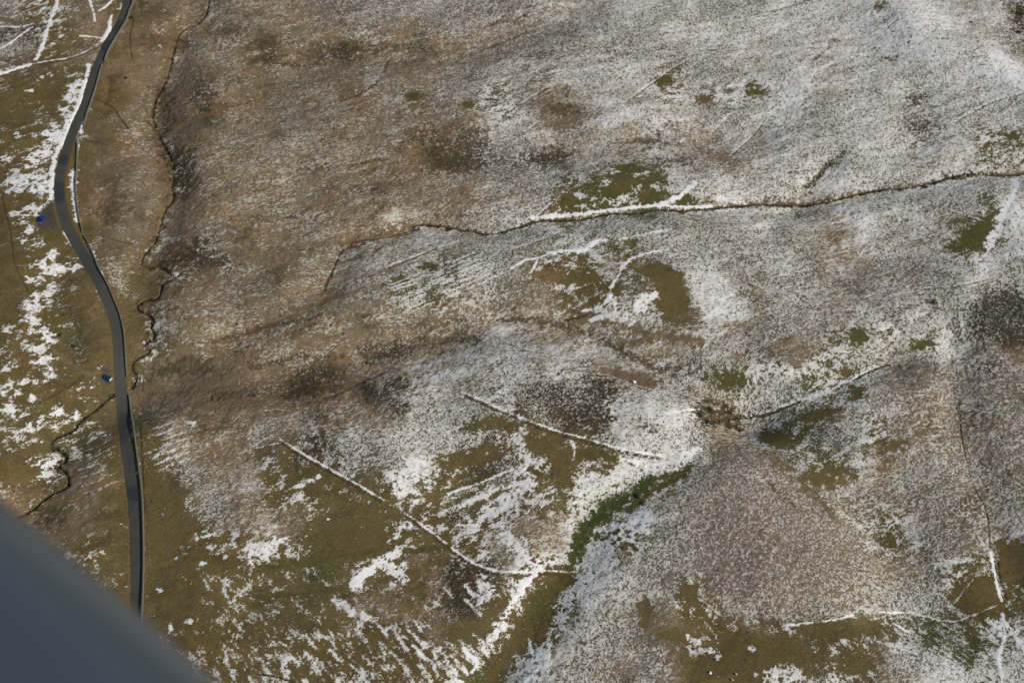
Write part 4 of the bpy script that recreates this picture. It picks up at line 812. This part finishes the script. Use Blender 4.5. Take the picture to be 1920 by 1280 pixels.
# sheep
def sheep(px, py, rz, label):
    from mathutils import Vector
    x, y, z = at(px, py); root = thing('sheep', label, 'sheep', (x, y, gz(x, y)), rz, 'sheep grazing at the bottom edge')
    bm = bmesh.new(); sk = [(-.42, .60, .17), (-.25, .64, .24), (0, .63, .27), (.25, .64, .24), (.42, .66, .17), (.52, .62, .11), (.60, .48, .09), (.66, .34, .085), (.74, .22, .06)]
    rows = []
    for (xx, zz, r_) in sk:
        rows.append([bm.verts.new((xx + (.0 if xx < .5 else .3 * r_ * math.sin(t)), r_ * .85 * math.cos(t), zz + r_ * math.sin(t) * (1 if xx < .5 else .7))) for t in [k * math.pi / 5 for k in range(10)]])
    for r0, r1 in zip(rows[:-1], rows[1:]):
        for k in range(10): bm.faces.new((r0[k], r0[(k + 1) % 10], r1[(k + 1) % 10], r1[k]))
    bm.faces.new(rows[0]); bm.faces.new(rows[-1][::-1])
    for (lx, ly) in ((-.32, -.13), (-.32, .13), (.3, -.12), (.3, .12)):
        cyl(bm, (lx, ly, .42), .06, .24, 'z', 8, .045); cyl(bm, (lx - (.02 if lx < 0 else 0), ly, .16), .038, .34, 'z', 8, .045)
    for s in (-1, 1): box(bm, .60, .66, s * .09 - .03, s * .09 + .03, .42, .47)
    box(bm, -.50, -.42, -.03, .03, .38, .62); bmesh.ops.recalc_face_normals(bm, faces=bm.faces); link('body', bm, WOOL, root, True)
sheep(1380, 1264, 2.2, 'pale sheep at the bottom edge, right of the half lit stone'); sheep(1373, 1275, 2.3, 'pale sheep lowest of the three on the olive grass'); sheep(1345, 1238, .3, 'pale sheep highest of the three near the snow patches')

# ------------------------------------------------------------------ aircraft: smooth painted fairing close under the lens
def cam_pt(px, py, dist):                      # a point seen at a photo pixel, at that depth from the lens
    dx = (px - 960) / FPX; dv = (640 - py) / FPX; return (dx * dist, (_c + dv * _s) * dist, CAM_H + (-_s + dv * _c) * dist)
FAIR = simple('blue_grey_aircraft_paint', (.032, .048, .062), .26, spec=.6, var=.03, scale=1.0)
from mathutils import Vector, Matrix
def aircraft():
    a = Vector(cam_pt(0, 950, 1.35)); b = Vector(cam_pt(392, 1280, 1.35)); along = (b - a).normalized()
    view = (Vector(cam_pt(190, 1115, 1.35)) - Vector((0, 0, CAM_H))).normalized(); side = along.cross(view).normalized()
    if side.dot(Vector(cam_pt(0, 1280, 1.35)) - a) < 0: side = -side
    cen = (a + b) / 2 + side * .30
    root = thing('aircraft_fairing', 'smooth blue grey aircraft fairing blurred across the bottom left corner', 'aircraft part', cen)
    bm = bmesh.new(); rows = []; NS, NR = 40, 36
    for i in range(NS + 1):
        t = i / NS; x = -0.9 + 2.1 * t; r_ = .308 * (math.sin(math.pi * min(max(t, .004), .996) ** .8)) ** .42
        rows.append([bm.verts.new(along * x + side * (r_ * math.cos(k * 2 * math.pi / NR)) + view * (r_ * .8 * math.sin(k * 2 * math.pi / NR))) for k in range(NR)])
    for r0, r1 in zip(rows[:-1], rows[1:]):
        for k in range(NR): bm.faces.new((r0[k], r0[(k + 1) % NR], r1[(k + 1) % NR], r1[k]))
    bm.faces.new(rows[0]); bm.faces.new(rows[-1][::-1]); bmesh.ops.recalc_face_normals(bm, faces=bm.faces); link('fairing_shell', bm, FAIR, root, True)
    bm = bmesh.new(); rows = []
    for i in range(9):
        o_ = along * (.05 + .02 * i) + side * (.22 + .22 * i) + view * (-.02 * i); rows.append([bm.verts.new(o_ + along * (.13 * math.cos(k * math.pi / 8)) + view * (.045 * math.sin(k * math.pi / 8))) for k in range(16)])
    for r0, r1 in zip(rows[:-1], rows[1:]):
        for k in range(16): bm.faces.new((r0[k], r0[(k + 1) % 16], r1[(k + 1) % 16], r1[k]))
    bm.faces.new(rows[0]); bm.faces.new(rows[-1][::-1]); bmesh.ops.recalc_face_normals(bm, faces=bm.faces); link('strut', bm, FAIR, root, True)
aircraft()
print('built')
